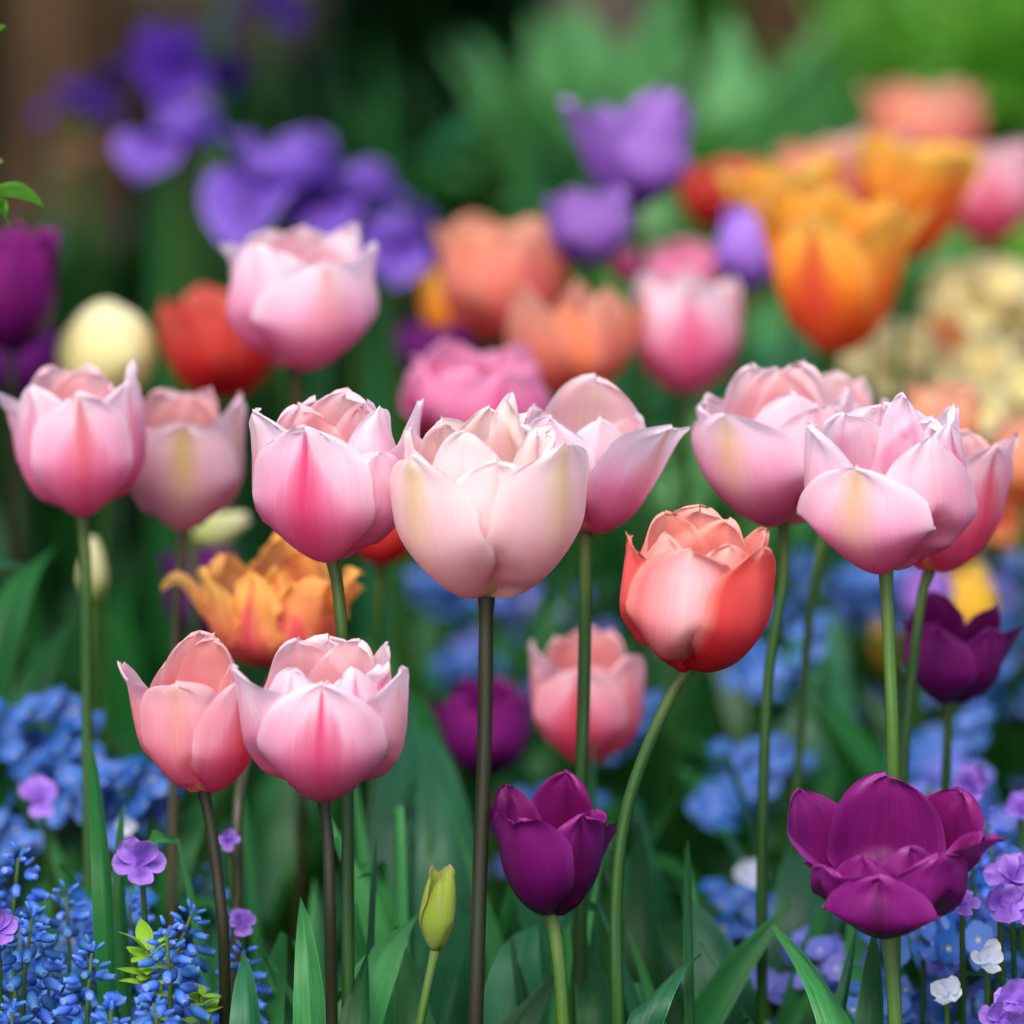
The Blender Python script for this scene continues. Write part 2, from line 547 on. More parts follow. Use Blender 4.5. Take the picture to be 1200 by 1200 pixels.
class Nest:
    """keeps every later petal of a flower inside the earlier ones wherever they overlap"""
    NT_, NZ = 120, 56

    def __init__(s, a, H):
        s.a, s.H = a, H
        s.zs = 1.35 * H / s.NZ
        s.R = np.full((s.NZ, s.NT_), 9.0)

    def _ij(s, v):
        r = np.hypot(v[:, 0], v[:, 1])
        th = np.arctan2(v[:, 0], -v[:, 1]) % (2 * PI)
        return r, th / (2 * PI) * s.NT_, (v[:, 2] + .1 * s.H) / s.zs

    def fit(s, verts, cols):
        v = np.array(verts)
        r, t, z = s._ij(v)
        if s.R.min() < 8:
            F = s.R.copy()
            stp = .9 * 2 * PI * s.a / s.NT_
            zr = int(.34 * s.H / s.zs)
            for _ in range(45):
                F = np.minimum(F, np.roll(F, 1, 1) + stp)
                F = np.minimum(F, np.roll(F, -1, 1) + stp)
                F[zr + 1:] = np.minimum(F[zr + 1:], F[zr:-1] + 1.3 * s.zs)
                F[:-1] = np.minimum(F[:-1], F[1:] + 6 * s.zs)
            t0 = np.floor(t).astype(int)
            z0 = np.clip(np.floor(z).astype(int), 0, s.NZ - 2)
            ft, fz = t - t0, np.clip(z - z0, 0, 1)
            A = F[z0, t0 % s.NT_] * (1 - ft) + F[z0, (t0 + 1) % s.NT_] * ft
            B = F[z0 + 1, t0 % s.NT_] * (1 - ft) + F[z0 + 1, (t0 + 1) % s.NT_] * ft
            lim = A * (1 - fz) + B * fz - .045 * s.a * np.clip(z * s.zs / s.H * 4, .25, 1)
            k = .035 * s.a
            h = np.clip(.5 + .5 * (lim - r) / k, 0, 1)
            nr = lim * (1 - h) + r * h - k * h * (1 - h)
            nr = np.maximum(nr, .02 * s.a)
            nr = np.minimum(nr, r)
            f = nr / np.maximum(r, 1e-6)
            v[:, 0] *= f
            v[:, 1] *= f
        g = v.reshape(-1, cols, 3)
        for fa in np.linspace(0, 1, 5)[:-1]:
            for fb in np.linspace(0, 1, 5)[:-1]:
                q = (g[:-1, :-1] * (1 - fa) * (1 - fb) + g[1:, :-1] * fa * (1 - fb) + g[:-1, 1:] * (1 - fa) * fb + g[1:, 1:] * fa * fb).reshape(-1, 3)
                rr, tt, zz = s._ij(q)
                np.minimum.at(s.R, (np.clip(np.round(zz).astype(int), 0, s.NZ - 1), np.round(tt).astype(int) % s.NT_), rr)
        return [tuple(p) for p in v]


def tube_path(points, n=18):
    return [p for p, q in catmull([tuple(p) for p in points], n)]


def blade(base, tip, w, bend=0.25, fold=0.35, twist=0.0, side=None, nv=18, nu=6, wave=0.0, seed=0.0, droop=0.0, mid=None, wp=0.42):
    """a long pointed leaf from base to tip"""
    base, tip = Vector(base), Vector(tip)
    ax = tip - base
    out = Vector((ax.x, ax.y, 0))
    if out.length < 1e-4:
        out = Vector((0.01, -0.01, 0))
    out.normalize()
    L = ax.length
    c = mid if mid is not None else base + ax * 0.5 + Vector((0, 0, bend * L)) - out * bend * L * 0.6
    pts = [base, base.lerp(c, 0.55) + (c - base.lerp(tip, 0.5)) * 0.2, c, c.lerp(tip, 0.55) + (c - base.lerp(tip, 0.5)) * 0.2, tip]
    if droop:
        pts.append(tip + out * droop * L * 0.6 - Vector((0, 0, droop * L)))
    path = catmull([tuple(p) for p in pts], nv, 1.1)
    if side is None:
        side = out.cross(Vector((0, 0, 1)))
    side = Vector(side).normalized()
    rows, uvs = [], []
    for i, (p, v) in enumerate(path):
        q0 = path[max(0, i - 1)][0]
        q1 = path[min(nv, i + 1)][0]
        T = (q1 - q0).normalized()
        sd = (side - T * side.dot(T)).normalized()
        sd = Matrix.Rotation(twist * v, 3, T) @ sd
        nm = T.cross(sd)
        f = (0.35 + 0.65 * math.sin(PI / 2 * min(1, v / wp))) if v < wp else max(0.0, 1 - ((v - wp) / (1 - wp)) ** 1.7)
        row, ur = [], []
        for j in range(nu + 1):
            u = -1 + 2 * j / nu
            s = u * w * 0.5 * f
            cv = fold * (1 - 0.6 * v)
            d = cv * abs(s) * (0.7 + 0.3 * abs(u)) + wave * w * abs(u) * math.sin(v * 9 + seed + u * 1.5)
            row.append(p + sd * (s * (1 - 0.25 * cv)) + nm * d)
            ur.append(((u + 1) / 2, v))
        rows.append(row)
        uvs.append(ur)
    m = MB()
    m.grid(rows, uvs)
    return m


def double(rng, n1=4, n2=4, n3=3, a0=0, op=0.85, flame=0.7):
    """loose double cup of broad petals"""
    out = []
    for k in range(n1):
        out.append(dict(az=a0 + k * 360 / n1 + rng.uniform(-14, 14), w=rng.uniform(.78, .95), h=rng.uniform(.78, .96), op=op + rng.uniform(-.1, .12), c=(flame * rng.uniform(.5, 1.1), rng.choice((0, .3, .7)), 0)))
    for k in range(n2):
        out.append(dict(az=a0 + 45 + k * 360 / n2 + rng.uniform(-16, 16), w=rng.uniform(.7, .85), h=rng.uniform(.9, 1.05), op=op - .08 + rng.uniform(-.1, .1), lay=.9, c=(flame * .5, 0, .35)))
    for k in range(n3):
        out.append(dict(az=a0 + 20 + k * 360 / n3 + rng.uniform(-20, 20), w=rng.uniform(.5, .7), h=rng.uniform(.7, .92), op=.5, lay=.78, c=(.2, 0, .6)))
    return out


def single(rng, a0=0, op=0.8, flame=0.7, pt=0.4, w=0.85, hv=0.08, curl=0.0, ru=0.05, fr=0.0, b=1.0):
    out = []
    for k in range(3):
        out.append(dict(az=a0 + k * 120 + rng.uniform(-8, 8), w=w * rng.uniform(.95, 1.08), h=1 - rng.uniform(0, hv), op=op + rng.uniform(-.05, .1), pt=pt, curl=curl * rng.uniform(.5, 1.3), ru=ru, fr=fr, b=b, c=(flame, 0, 0)))
    for k in range(3):
        out.append(dict(az=a0 + 60 + k * 120 + rng.uniform(-8, 8), w=w * rng.uniform(.95, 1.05), h=1 - rng.uniform(0, hv), op=op - .05 + rng.uniform(-.05, .05), pt=pt, lay=.93, curl=curl * rng.uniform(.3, 1.2), ru=ru, fr=fr, b=b, c=(flame * .6, 0, .4)))
    return out


def tulip(px, py, W, H, d, mat, petals, label, stem='stem', path=None, tilt=(0, 0), leaves=None, group=None, hi=None,
          cat='tulip', name='tulip', seed=None, stem_r=0.0027, nleaf=2, leafmat='leaf', stamens=False, floor=None, clamp=None):
    """px,py: foot of the flower cup in the photograph; W,H cup size in the same pixels; d distance"""
    rng = random.Random(seed if seed is not None else int(px * 7 + py * 13))
    B = at(px, py, d)
    k = K * d
    a, Hh = W * k / 2, H * k
    if hi is None:
        hi = d < 1.75
    if clamp is None:
        clamp = hi
    if stem_r < .0034:
        stem_r *= .82
    if floor is None:
        foot = Vector((B.x + rng.uniform(-.012, .012), B.y + rng.uniform(-.01, .02), 0))
    else:
        foot = Vector((floor[0], floor[1], 0))
    pts = [B]
    if path:
        pts += [at(x, y, dd) for x, y, dd in path]
        last = pts[-1]
        slope = (last.x - pts[-2].x) / max(1e-4, pts[-2].z - last.z)
        foot = Vector((last.x + slope * last.z * .5, last.y, 0))
        stepz = max(.02, pts[-2].z - last.z)
        nn = max(2, int(last.z / stepz))
        for q in range(1, nn):
            e = q / nn
            pts.append(Vector((last.x + slope * last.z * (e - .5 * e * e), last.y, last.z * (1 - e))))
    else:
        pts += [B.lerp(foot, .33) + Vector((rng.uniform(-.003, .003), 0, 0)), B.lerp(foot, .66) + Vector((rng.uniform(-.003, .003), 0, 0))]
    foot.z = -0.005
    pts.append(foot)
    root = thing(name, (foot.x, foot.y, 0), label, cat, group)
    off = Vector((foot.x, foot.y, 0))
    pp = [p - off for p in tube_path(pts[::-1], 48)]
    sm = MB()
    n = len(pp)
    rr = [stem_r * (1.12 - 0.2 * i / (n - 1)) for i in range(n)]
    rr[-1] *= 1.25
    sm.tube(pp, rr, 10 if hi else 7)
    sm.build('stem', M[stem], root)
    mt = Matrix.Translation(B - off) @ Matrix.Rotation(R(tilt[0]), 4, 'Y') @ Matrix.Rotation(R(tilt[1]), 4, 'X')
    done = []
    nest = Nest(a, Hh)
    for sp in petals:
        sp = dict(sp)
        k_ = 0
        for (az_, w_, i_, op_) in done:
            da = abs((sp['az'] - az_ + 180) % 360 - 180)
            if da < 34 * (w_ + sp.get('w', .8)):
                k_ = max(k_, i_ + 1)
                if clamp and sp.get('w', .8) < 1.1 and not sp.get('fr'):
                    sp['op'] = min(sp.get('op', .8), op_ + max(0, (da - 40) / 50) * .5)
        k_ = min(k_, 5)
        if clamp and not done and abs(sp['az']) < 45 and not sp.get('fr'):
            sp['op'] = max(sp['op'], .9) if sp.get('w', .8) < 1.1 else sp['op']
        done.append((sp['az'], sp.get('w', .8), k_, sp.get('op', .8)))
        if not sp.get('ball'):
            sp['idx'] = k_
        pm = petal_mb(a, Hh, sp, rng, hi)
        if not sp.get('ball') and not sp.get('fr', 0) > .2 and sp.get('w', .8) < 1.15:
            pm.v = nest.fit(pm.v, (20 if hi else 12) + 1)
        pm.v = [tuple(mt @ Vector(v)) for v in pm.v]
        o = pm.build('petal', M[sp.get('m', mat)], root)
        c = sp.get('c', (0.5, 0, 0))
        o.color = (c[0], c[1], c[2], 1)
    if stamens:
        for q in range(6):
            s = MB()
            an = q * PI / 3
            b0 = Vector((math.cos(an) * a * .1, math.sin(an) * a * .1, Hh * .05))
            b1 = Vector((math.cos(an) * a * .2, math.sin(an) * a * .2, Hh * .45))
            s.tube([mt @ b0, mt @ b0.lerp(b1, .6), mt @ b1], [.0008, .0008, .0014], 6)
            s.build('stamen', M['stamen'], root)
    if leaves is None:
        leaves = []
        for q in range(nleaf):
            an = rng.uniform(0, 2 * PI)
            if d < 1.7:                       # keep the near leaves out of the line of sight
                an = rng.uniform(0.1 * PI, 0.9 * PI)
            L = rng.uniform(.05, .10)
            leaves.append(dict(base=(0, 0, rng.uniform(.0, .04)), tip=(math.cos(an) * L, math.sin(an) * L, rng.uniform(.14, .22)), w=rng.uniform(.026, .042)))
    for lf in leaves:
        if 'tippx' in lf:
            tp = at(*lf['tippx']) - off
            bs = Vector(lf.get('base', (0, 0, .02)))
            mid = at(*lf['midpx']) - off if 'midpx' in lf else None
        else:
            tp, bs, mid = Vector(lf['tip']), Vector(lf['base']), None
        bm = blade(bs, tp, lf['w'], lf.get('bend', rng.uniform(.05, .2)), lf.get('fold', .45), lf.get('twist', rng.uniform(-.8, .8)),
                   lf.get('side'), 20 if hi else 12, 8 if hi else 4, lf.get('wave', .05), rng.uniform(0, 6), lf.get('droop', 0), mid, lf.get('wp', .42))
        bm.build('leaf', M[lf.get('m', leafmat)], root)
    return root


# ------------------------------------------------------------------ the ground
def make_soil():
    m = MB()
    rows, uvs = [], []
    n = 120
    for i in range(n + 1):
        y = -1.0 + 11.0 * (i / n) ** 1.6
        rows.append([Vector((x, y, -0.012 + 0.02 * noise.noise(Vector((x * 6, y * 6, 0))) * (1 if abs(x) < 3 else .5)))
                     for x in [(-5 + 10 * j / 100) for j in range(101)]])
        uvs.append([(j / 100, i / n) for j in range(101)])
    m.grid(rows, uvs)
    t = NT('soil')
    tc = t.n('ShaderNodeTexCoord')
    a = t.noise(tc.outputs['Object'], 9, 6, 0.7)
    b = t.noise(tc.outputs['Object'], 80, 5, 0.7)
    c = t.mix(t.ss(a, .35, .7), S(44, 32, 22), S(74, 58, 42))
    c = t.mix(t.ss(b, .5, .8, 0, .6), c, S(98, 84, 62))
    t.surf(c, 0.95, 0.1, 0, None, b, 0.9, 0.02)
    o = m.build('garden_soil', t.m)
    o['kind'] = 'structure'
    g = MB()
    rows, uvs = [], []
    for i in range(31):
        y = -60 + 160 * i / 30
        rows.append([Vector((-80 + 160 * j / 30, y, -0.06)) for j in range(31)])
        uvs.append([(j / 30, i / 30) for j in range(31)])
    g.grid(rows, uvs)
    t = NT('lawn_grass')
    tc = t.n('ShaderNodeTexCoord')
    a = t.noise(tc.outputs['Object'], 3, 6, 0.7)
    t.surf(t.mix(a, S(34, 70, 28), S(60, 96, 40)), 0.9, 0.1)
    o = g.build('ground', t.m)
    o['kind'] = 'structure'


make_soil()

# ------------------------------------------------------------------ the flowers in focus
def P(az, w=.8, h=1., op=.8, c=(0, 0, 0), **k):
    if math.cos(R(az)) > .3 and h < .96:
        h = min(.96, h * 1.14)
    d = dict(az=az, w=w, h=h, op=op, c=c)
    d.update(k)
    return d


GP = 'pale pink double tulips'
# middle, palest
tulip(570, 697, 220, 232, 1.47, 'palepink', [
    P(-48, .80, .66, 1.02, (.15, .9, 0), pt=.25, b=1.02), P(50, .78, .74, .98, (.2, .9, 0), pt=.3), P(6, .66, .66, .84, (.35, .1, 0), lay=.93, pt=.3, ru=.05),
    P(-20, .5, .78, .72, (.1, 0, .2), lay=.84), P(-95, .75, .82, .86, (.1, 0, .3), lay=.95, ru=.06), P(-140, .75, .84, .80, (.1, 0, .7), lay=.92),
    P(180, .72, .92, .50, (.2, 0, .9), lay=.9, pt=.75), P(132, .75, .86, .75, (.1, .2, .5), lay=.95, ru=.06),
    P(88, .66, .84, .9, (.1, .5, .2), lay=.97, ru=.09, fr=.05), P(150, .35, 1.0, .56, (.1, .5, .1), lay=1.0, pt=.5, ru=.1), P(70, .5, .74, .6, (.1, 0, .5), lay=.8)],
    'largest and palest tulip, with cream stripes, on the thick middle stem', 'stemdark',
    [(568, 860, 1.47), (562, 1030, 1.47), (557, 1200, 1.47)], (1, 0), seed=5, stem_r=.0033, group=GP)
# left of it
tulip(390, 655, 204, 190, 1.49, 'pink', [
    P(-16, .76, .80, .9, (1.2, 0, 0), pt=.3, b=1.0, rib=1.4), P(34, .82, .64, .96, (.25, 0, .0), lay=.97, pt=.25), P(-62, .80, .92, 1.08, (.35, .3, 0), ru=.06, pt=.1),
    P(-100, .7, .88, 1.02, (.4, .1, 0), lay=.97), P(88, .76, .99, .98, (1.0, .0, 0), lay=.98, pt=.3, ru=.05), P(58, .6, .9, .66, (.3, 0, .0), lay=.88, pt=.2),
    P(196, .85, .92, .7, (.1, 0, .8), lay=.9, pt=.1), P(165, .75, 1.0, .55, (.1, .2, .8), lay=.86, pt=.1), P(130, .7, .94, .8, (.3, 0, .5), lay=.93), P(-140, .7, .9, .8, (.1, 0, .7), lay=.93)],
    'pink tulip with a rose flame down its front petal, left of the palest bloom', 'stem',
    [(396, 690, 1.49), (402, 760, 1.49), (407, 900, 1.5), (408, 1200, 1.5)], (0, 0), seed=11, stem_r=.0028, group=GP)
# right of the middle
tulip(686, 622, 158, 168, 1.54, 'pink', [
    P(52, .9, .74, 1.42, (.75, .4, 0), pt=-.2, b=1.0), P(-38, .78, .74, .95, (.2, 0, .0), lay=.96, pt=.25), P(10, .6, .72, .6, (.3, 0, .2), lay=.85),
    P(176, .98, 1.02, .62, (.1, .3, .85), lay=.95, pt=.35, ru=.04), P(120, .8, .8, .9, (.2, 0, .5), lay=.9), P(-110, .8, .82, .85, (.1, 0, .3), lay=.95)],
    'open pink tulip with one petal leaning far out to the right', 'stem',
    [(686, 700, 1.54), (684, 820, 1.54), (681, 920, 1.54), (678, 1200, 1.55)], (3, 0), seed=12, stem_r=.003, group=GP)
# coral on the bent stem
tulip(808, 783, 176, 178, 1.46, 'coral', [
    P(54, .84, .80, .92, (.1, 0, .0), b=1.02, pt=.4, ru=.04), P(-10, .88, .80, .86, (1.2, 0, 0), pt=.15, b=1.03, ru=.07), P(-78, .82, .90, .92, (.2, 0, 0), b=1.02, pt=.5),
    P(28, .6, .82, .72, (.7, 0, .8), pt=.2), P(-42, .5, .86, .7, (.7, 0, .8), ru=.07), P(95, .75, .96, .85, (.2, 0, .7), ru=.07),
    P(180, .9, 1.0, .62, (0, 0, .85), lay=.93, pt=.15), P(140, .8, .95, .66, (0, 0, .9), lay=.88, pt=.2), P(-135, .85, .98, .72, (0, 0, .9), lay=.93, pt=.2), P(10, .4, .7, .4, (0, 0, 1), lay=.7)],
    'coral red tulip with a pale pink cup on a curved green stem', 'stem',
    [(790, 808, 1.46), (757, 880, 1.46), (732, 960, 1.46), (722, 1060, 1.46), (724, 1200, 1.46)], (4, 4), seed=21, stem_r=.0028)
# right pair
tulip(1038, 667, 214, 186, 1.47, 'pink', [
    P(-26, .86, .64, .88, (.45, .9, 0), pt=.25, b=1.02), P(30, .66, .78, .74, (.2, .1, .1), lay=.93, pt=.5), P(58, .74, .92, .98, (.9, 0, 0), lay=.98, pt=.45, b=1.02),
    P(92, .75, 1.02, 1.05, (.2, 0, 0), pt=.5), P(-68, .66, .94, .98, (.2, .2, 0), lay=.97, ru=.07, pt=.3), P(-95, .6, .9, .95, (.1, 0, 0), lay=.92),
    P(180, .95, .96, .75, (.5, 0, .1), lay=.92, pt=.2), P(-145, .85, .92, .82, (.3, 0, .1), lay=.95), P(130, .8, .9, .8, (.3, 0, 0), lay=.93), P(160, .3, 1.05, .7, (.1, 0, 0), lay=1.0, pt=.3)],
    'wide open pink tulip at the right, in front of two others', 'stemlight',
    [(1042, 760, 1.47), (1047, 900, 1.47), (1048, 1200, 1.49)], (0, 0), seed=33, stem_r=.0029, group=GP)
tulip(918, 612, 196, 176, 1.58, 'pink', [
    P(-40, .95, .72, 1.02, (.2, .9, 0), pt=.3, b=1.0), P(30, .8, .74, .8, (.6, 0, .2), lay=.95), P(-75, .75, .85, .98, (.4, .1, 0), lay=.97),
    P(10, .6, .8, .6, (.2, 0, .3), lay=.85), P(75, .8, .88, .95, (.3, 0, .1), lay=.97), P(-110, .7, .86, .92, (.1, 0, .2)), P(-155, .8, 1.0, .7, (.1, .2, .4), lay=.93, pt=.3),
    P(175, .8, .98, .6, (0, 0, .8), lay=.9), P(140, .75, 1.02, .85, (.2, 0, .6), lay=.96, ru=.05)],
    'pink double tulip with a cream-streaked left petal, tucked behind the wide open one', 'stem',
    [(918, 680, 1.58), (900, 800, 1.58), (893, 1000, 1.58), (893, 1200, 1.59)], (-3, 0), seed=34, stem_r=.0026, group=GP)
tulip(972, 600, 120, 150, 1.68, 'pink', [
    P(20, .8, .8, .9, (.4, 0, .2)), P(-50, .8, .8, .9, (.3, 0, .2)), P(80, .75, .9, .95, (.2, 0, .2)), P(176, .85, 1.04, .7, (.1, 0, .7), pt=.2), P(130, .8, 1.0, .8, (.1, 0, .6)), P(-120, .8, .96, .8, (.1, 0, .5))],
    'pink tulip rising between the cream-streaked one and the wide open one', 'stem',
    [(954, 680, 1.68), (942, 800, 1.68), (930, 1000, 1.68), (928, 1200, 1.69)], (2, 0), seed=36, stem_r=.0024, group=GP)
tulip(1090, 667, 150, 172, 1.57, 'blush', [
    P(40, .85, .85, 1.0, (.9, 0, 0), pt=.4), P(-30, .85, .8, .8, (1, 0, 0), lay=.97), P(92, .8, .98, 1.1, (.4, 0, .1), lay=.98, pt=.4, ru=.04), P(150, .8, .9, .8, (.2, 0, .6), lay=.92),
    P(-150, .8, .9, .8, (.2, 0, .6), lay=.93), P(-90, .8, .85, .9, (.4, 0, .1), lay=.96)],
    'rosy tulip half hidden behind the wide open pink one at the right', 'stem',
    [(1080, 700, 1.57), (1068, 800, 1.57), (1058, 920, 1.57), (1052, 1200, 1.58)], (6, 0), seed=35, stem_r=.0025, group=GP)
# lower left pair
tulip(238, 925, 140, 160, 1.47, 'blush', [
    P(50, .84, .76, .9, (1.0, .1, 0), pt=.45), P(-18, .86, .80, .88, (.3, .3, .3), pt=-.3, b=1.0, ru=.03), P(-84, .86, 1.0, 1.22, (.5, .2, .0), pt=.75, b=1.03),
    P(-150, .7, .9, .8, (.3, 0, .8), lay=.93), P(176, .86, 1.12, .62, (.1, 0, .95), lay=.95, pt=.1, ru=.06), P(150, .8, 1.08, .8, (.1, .3, .8), lay=.93, pt=.1), P(100, .8, .9, .9, (.3, 0, .5), lay=.95)],
    'small salmon-pink tulip with a pointed left petal, left one of the low pair', 'stemdark',
    [(246, 962, 1.47), (254, 1020, 1.47), (262, 1100, 1.47), (264, 1200, 1.48)], (-2, 3), seed=41, stem_r=.0026, group=GP)
tulip(378, 932, 190, 174, 1.45, 'pink', [
    P(0, .84, .80, .86, (1.15, 0, 0), pt=.6, b=1.0), P(66, .84, .86, .96, (.3, .3, 0), pt=.5, b=1.02), P(-66, .84, .96, 1.15, (.4, .1, 0), pt=.2, b=1.02, ru=.05),
    P(-30, .55, .86, .72, (.5, .0, 0), lay=.88, ru=.08), P(32, .55, .92, .66, (.8, 0, 0), lay=.88, pt=.4), P(70, .5, .94, .78, (.9, 0, 0), lay=.9, pt=.4), P(100, .55, 1.03, 1.3, (.2, 0, .1), pt=.1, lay=1.0),
    P(180, .9, .98, .66, (.1, 0, .5), lay=.92, pt=.1), P(-145, .8, .98, .78, (.1, 0, .7), lay=.92), P(140, .8, 1.0, .8, (.1, 0, .5), lay=.94), P(10, .42, .7, .2, (.6, 0, 0), lay=.66, ru=.15), P(-60, .4, .74, .45, (.6, 0, 0), lay=.7, ru=.15)],
    'full pink double tulip on a reddish stem, right one of the low pair', 'stemdark',
    [(384, 980, 1.45), (387, 1080, 1.45), (389, 1200, 1.46)], (2, 2), seed=42, stem_r=.0026, group=GP)
# far left pair
tulip(96, 602, 160, 168, 1.62, 'pink', [
    P(10, .76, .80, .84, (1.1, .3, 0), pt=.3), P(-40, .72, .84, .88, (.6, 0, 0), lay=.95), P(-98, .6, .92, 1.4, (.3, 0, 0), pt=.1, lay=.98), P(64, .8, .86, .88, (.7, 0, .1), lay=.96),
    P(92, .5, 1.04, .86, (.1, 0, 0), pt=.2), P(-140, .85, 1.0, .68, (.1, 0, .8), lay=.93, pt=.1), P(165, .9, .98, .6, (.1, 0, .9), lay=.9, pt=.1), P(120, .7, .88, .8, (.1, 0, .6), lay=.94)],
    'deep rose and white tulip at the left edge, its left petal flaring out', 'stem',
    [(101, 680, 1.62), (102, 850, 1.62), (106, 1100, 1.62)], (-2, 0), seed=51, stem_r=.0028, group=GP, clamp=False)
tulip(214, 620, 146, 160, 1.67, 'mauve', [
    P(6, .95, .74, .66, (.3, 1.3, 0), pt=.2), P(-50, .8, .72, .84, (.2, 0, 0), lay=.97), P(66, .8, .9, .95, (.2, .4, .1), lay=.98), P(95, .6, 1.0, 1.0, (.1, 0, .2), pt=.3),
    P(-100, .8, .96, .95, (.1, 0, .3)), P(-150, .85, .98, .8, (.1, 0, .7), lay=.95), P(170, .85, .94, .7, (.1, 0, .8), lay=.92), P(130, .7, 1.0, .8, (.1, 0, .7), lay=.95)],
    'dusky pink tulip with an olive-tan streak, second from the left edge', 'stembrown',
    [(208, 700, 1.67), (204, 850, 1.67), (202, 1100, 1.67)], (0, 0), seed=52, stem_r=.0026, group=GP)
# highest pink
tulip(346, 432, 186, 158, 1.75, 'pink', [
    P(28, .95, .76, .82, (.5, .3, 0), pt=.2, b=1.0), P(-34, .95, .84, .80, (.3, .0, .0), lay=.99, pt=.1), P(-80, .7, .93, 1.12, (.1, 0, 0), pt=.1), P(86, .8, .94, .95, (.3, .1, 0), lay=.98),
    P(-150, .8, .96, .7, (.1, 0, .5), lay=.93), P(175, .8, 1.0, .6, (.1, 0, .7), lay=.93, pt=.1), P(118, .6, 1.05, .8, (.1, 0, .1), pt=.3, ru=.1), P(140, .7, .9, .7, (.1, 0, .5), lay=.9)],
    'pale pink tulip standing highest of the pink ones, in front of the red bloom', 'stembrown', None, (2, 0), seed=61, stem_r=.0026, group=GP)
# small pink behind the stem
tulip(688, 893, 132, 148, 1.72, 'blush', [
    P(-12, .9, .74, .7, (1.1, 0, 0), pt=.4), P(50, .8, .8, .9, (.5, .0, .2), lay=.97), P(-70, .8, 1.0, .98, (.3, .2, .2), pt=.2), P(92, .5, .84, 1.4, (.2, .2, .2), pt=.2),
    P(180, .85, 1.02, .6, (.1, 0, .9), lay=.93, pt=.2), P(135, .7, 1.0, .8, (.1, 0, .8), lay=.93, pt=.3), P(-130, .8, .95, .8, (.1, 0, .8), lay=.93), P(20, .4, .7, .5, (.1, .4, .3), lay=.8)],
    'small salmon-pink tulip partly hidden by a green stem, below the middle row', 'stem', None, (0, 0), seed=62, stem_r=.0024, group=GP)

# purple ones
GPU = 'purple tulips'
tulip(645, 1070, 140, 142, 1.49, 'purple', [
    P(-34, .86, .84, 1.0, (.3, 0, 0), pt=.55, curl=.12, ru=.1, b=.84), P(34, .84, .86, .86, (.9, 0, 0), pt=.6, ru=.1, lay=.98, b=.84), P(86, .5, .80, 1.32, (.1, 0, 0), pt=.6, curl=.12, b=.84),
    P(-88, .66, .86, 1.16, (.1, 0, 0), lay=.97, curl=.08, b=.84, ru=.1), P(158, .72, 1.12, .66, (.9, 0, .7), lay=.95, pt=.6, b=.84), P(-132, .6, .98, 1.0, (.6, 0, .5), lay=.93, pt=.5, b=.84, ru=.12), P(105, .7, .85, .95, (.2, 0, .4), lay=.95, b=.84)],
    'small purple tulip just right of the thick dark stem, low in the middle', 'stemlight',
    [(650, 1090, 1.49), (656, 1140, 1.49), (660, 1200, 1.49)], (0, 3), seed=71, stem_r=.003, group=GPU, clamp=False)
tulip(1040, 1088, 208, 146, 1.45, 'purple', [
    P(-12, .66, .60, .84, (.9, 0, 0), pt=.3, b=1.0), P(32, .7, .74, .92, (.3, 0, .0), pt=.3, b=1.0), P(-50, .66, .62, .98, (.3, 0, 0), pt=.45), P(-82, .46, .60, 1.45, (.1, 0, 0), pt=.55),
    P(70, .6, .80, 1.35, (.2, 0, 0), pt=.5, ru=.1), P(-128, .64, .98, 1.2, (.2, 0, .3), pt=.5, b=1.05), P(132, .66, .98, 1.1, (.8, 0, .6), pt=.35, b=1.05), P(178, .72, 1.06, .95, (.2, 0, .3), pt=.35),
    P(-30, .5, .68, .74, (.3, 0, .3), pt=.35), P(14, .55, .76, .7, (.6, 0, .3), pt=.3), P(95, .5, .8, 1.2, (.3, 0, .6), pt=.5)],
    'big open purple tulip at the lower right with broad rounded petals', 'stemlight',
    [(1043, 1120, 1.45), (1047, 1160, 1.45), (1050, 1210, 1.45)], (0, 6), seed=72, stem_r=.0031, group=GPU, clamp=False)
tulip(1112, 822, 116, 112, 1.62, 'purple', [
    P(-30, .85, .8, .85, (.6, 0, 0), pt=.5), P(40, .8, .8, .9, (.6, 0, .2), pt=.5, lay=.97), P(88, .5, .92, 1.6, (.1, 0, 0), pt=.4), P(120, .7, 1.0, .95, (1, 0, .6), pt=.6),
    P(-150, .8, 1.05, .8, (.3, 0, .6), pt=.4), P(-90, .7, .85, 1.0, (.2, 0, .3), pt=.5)],
    'purple tulip with one thin petal stretched right, in front of the yellow bloom', 'stem', None, (4, 2), seed=73, stem_r=.0024, group=GPU)
tulip(572, 908, 104, 108, 1.85, 'purple', [
    P(-35, .85, .9, .9, (.1, 0, 0), pt=.4), P(40, .95, .8, .95, (.1, 0, .0), pt=.3), P(-88, .5, 1.0, 1.5, (.1, 0, 0), pt=.4), P(100, .8, .85, .9, (.1, 0, 0)), P(160, .8, 1.0, .75, (.1, 0, .2)), P(-150, .8, 1.0, .8, (.1, 0, .2))],
    'dim purple tulip behind the thick dark stem, left of the small pink one', 'stem', None, (-3, 0), seed=74, stem_r=.0024, group=GPU)
rg = random.Random(9)
tulip(14, 412, 104, 140, 1.95, 'purple', single(rg, 10, .95, .5, .5, curl=.1), 'deep purple tulip cut by the left edge above the rose and white one', 'stemdark', None, (2, 0), seed=75, group=GPU)
tulip(26, 470, 90, 90, 2.1, 'darkpurple', single(rg, 40, .9, .5, .5), 'near-black purple tulip low behind the one cut by the left edge', 'stemdark', None, (0, 0), seed=76, group=GPU)
tulip(238, 750, 88, 110, 2.0, 'darkpurple', single(rg, 10, .9, .4, .3), 'near-black purple tulip behind the ruffled orange bloom', 'stemdark', None, (0, 0), seed=77, group=GPU)
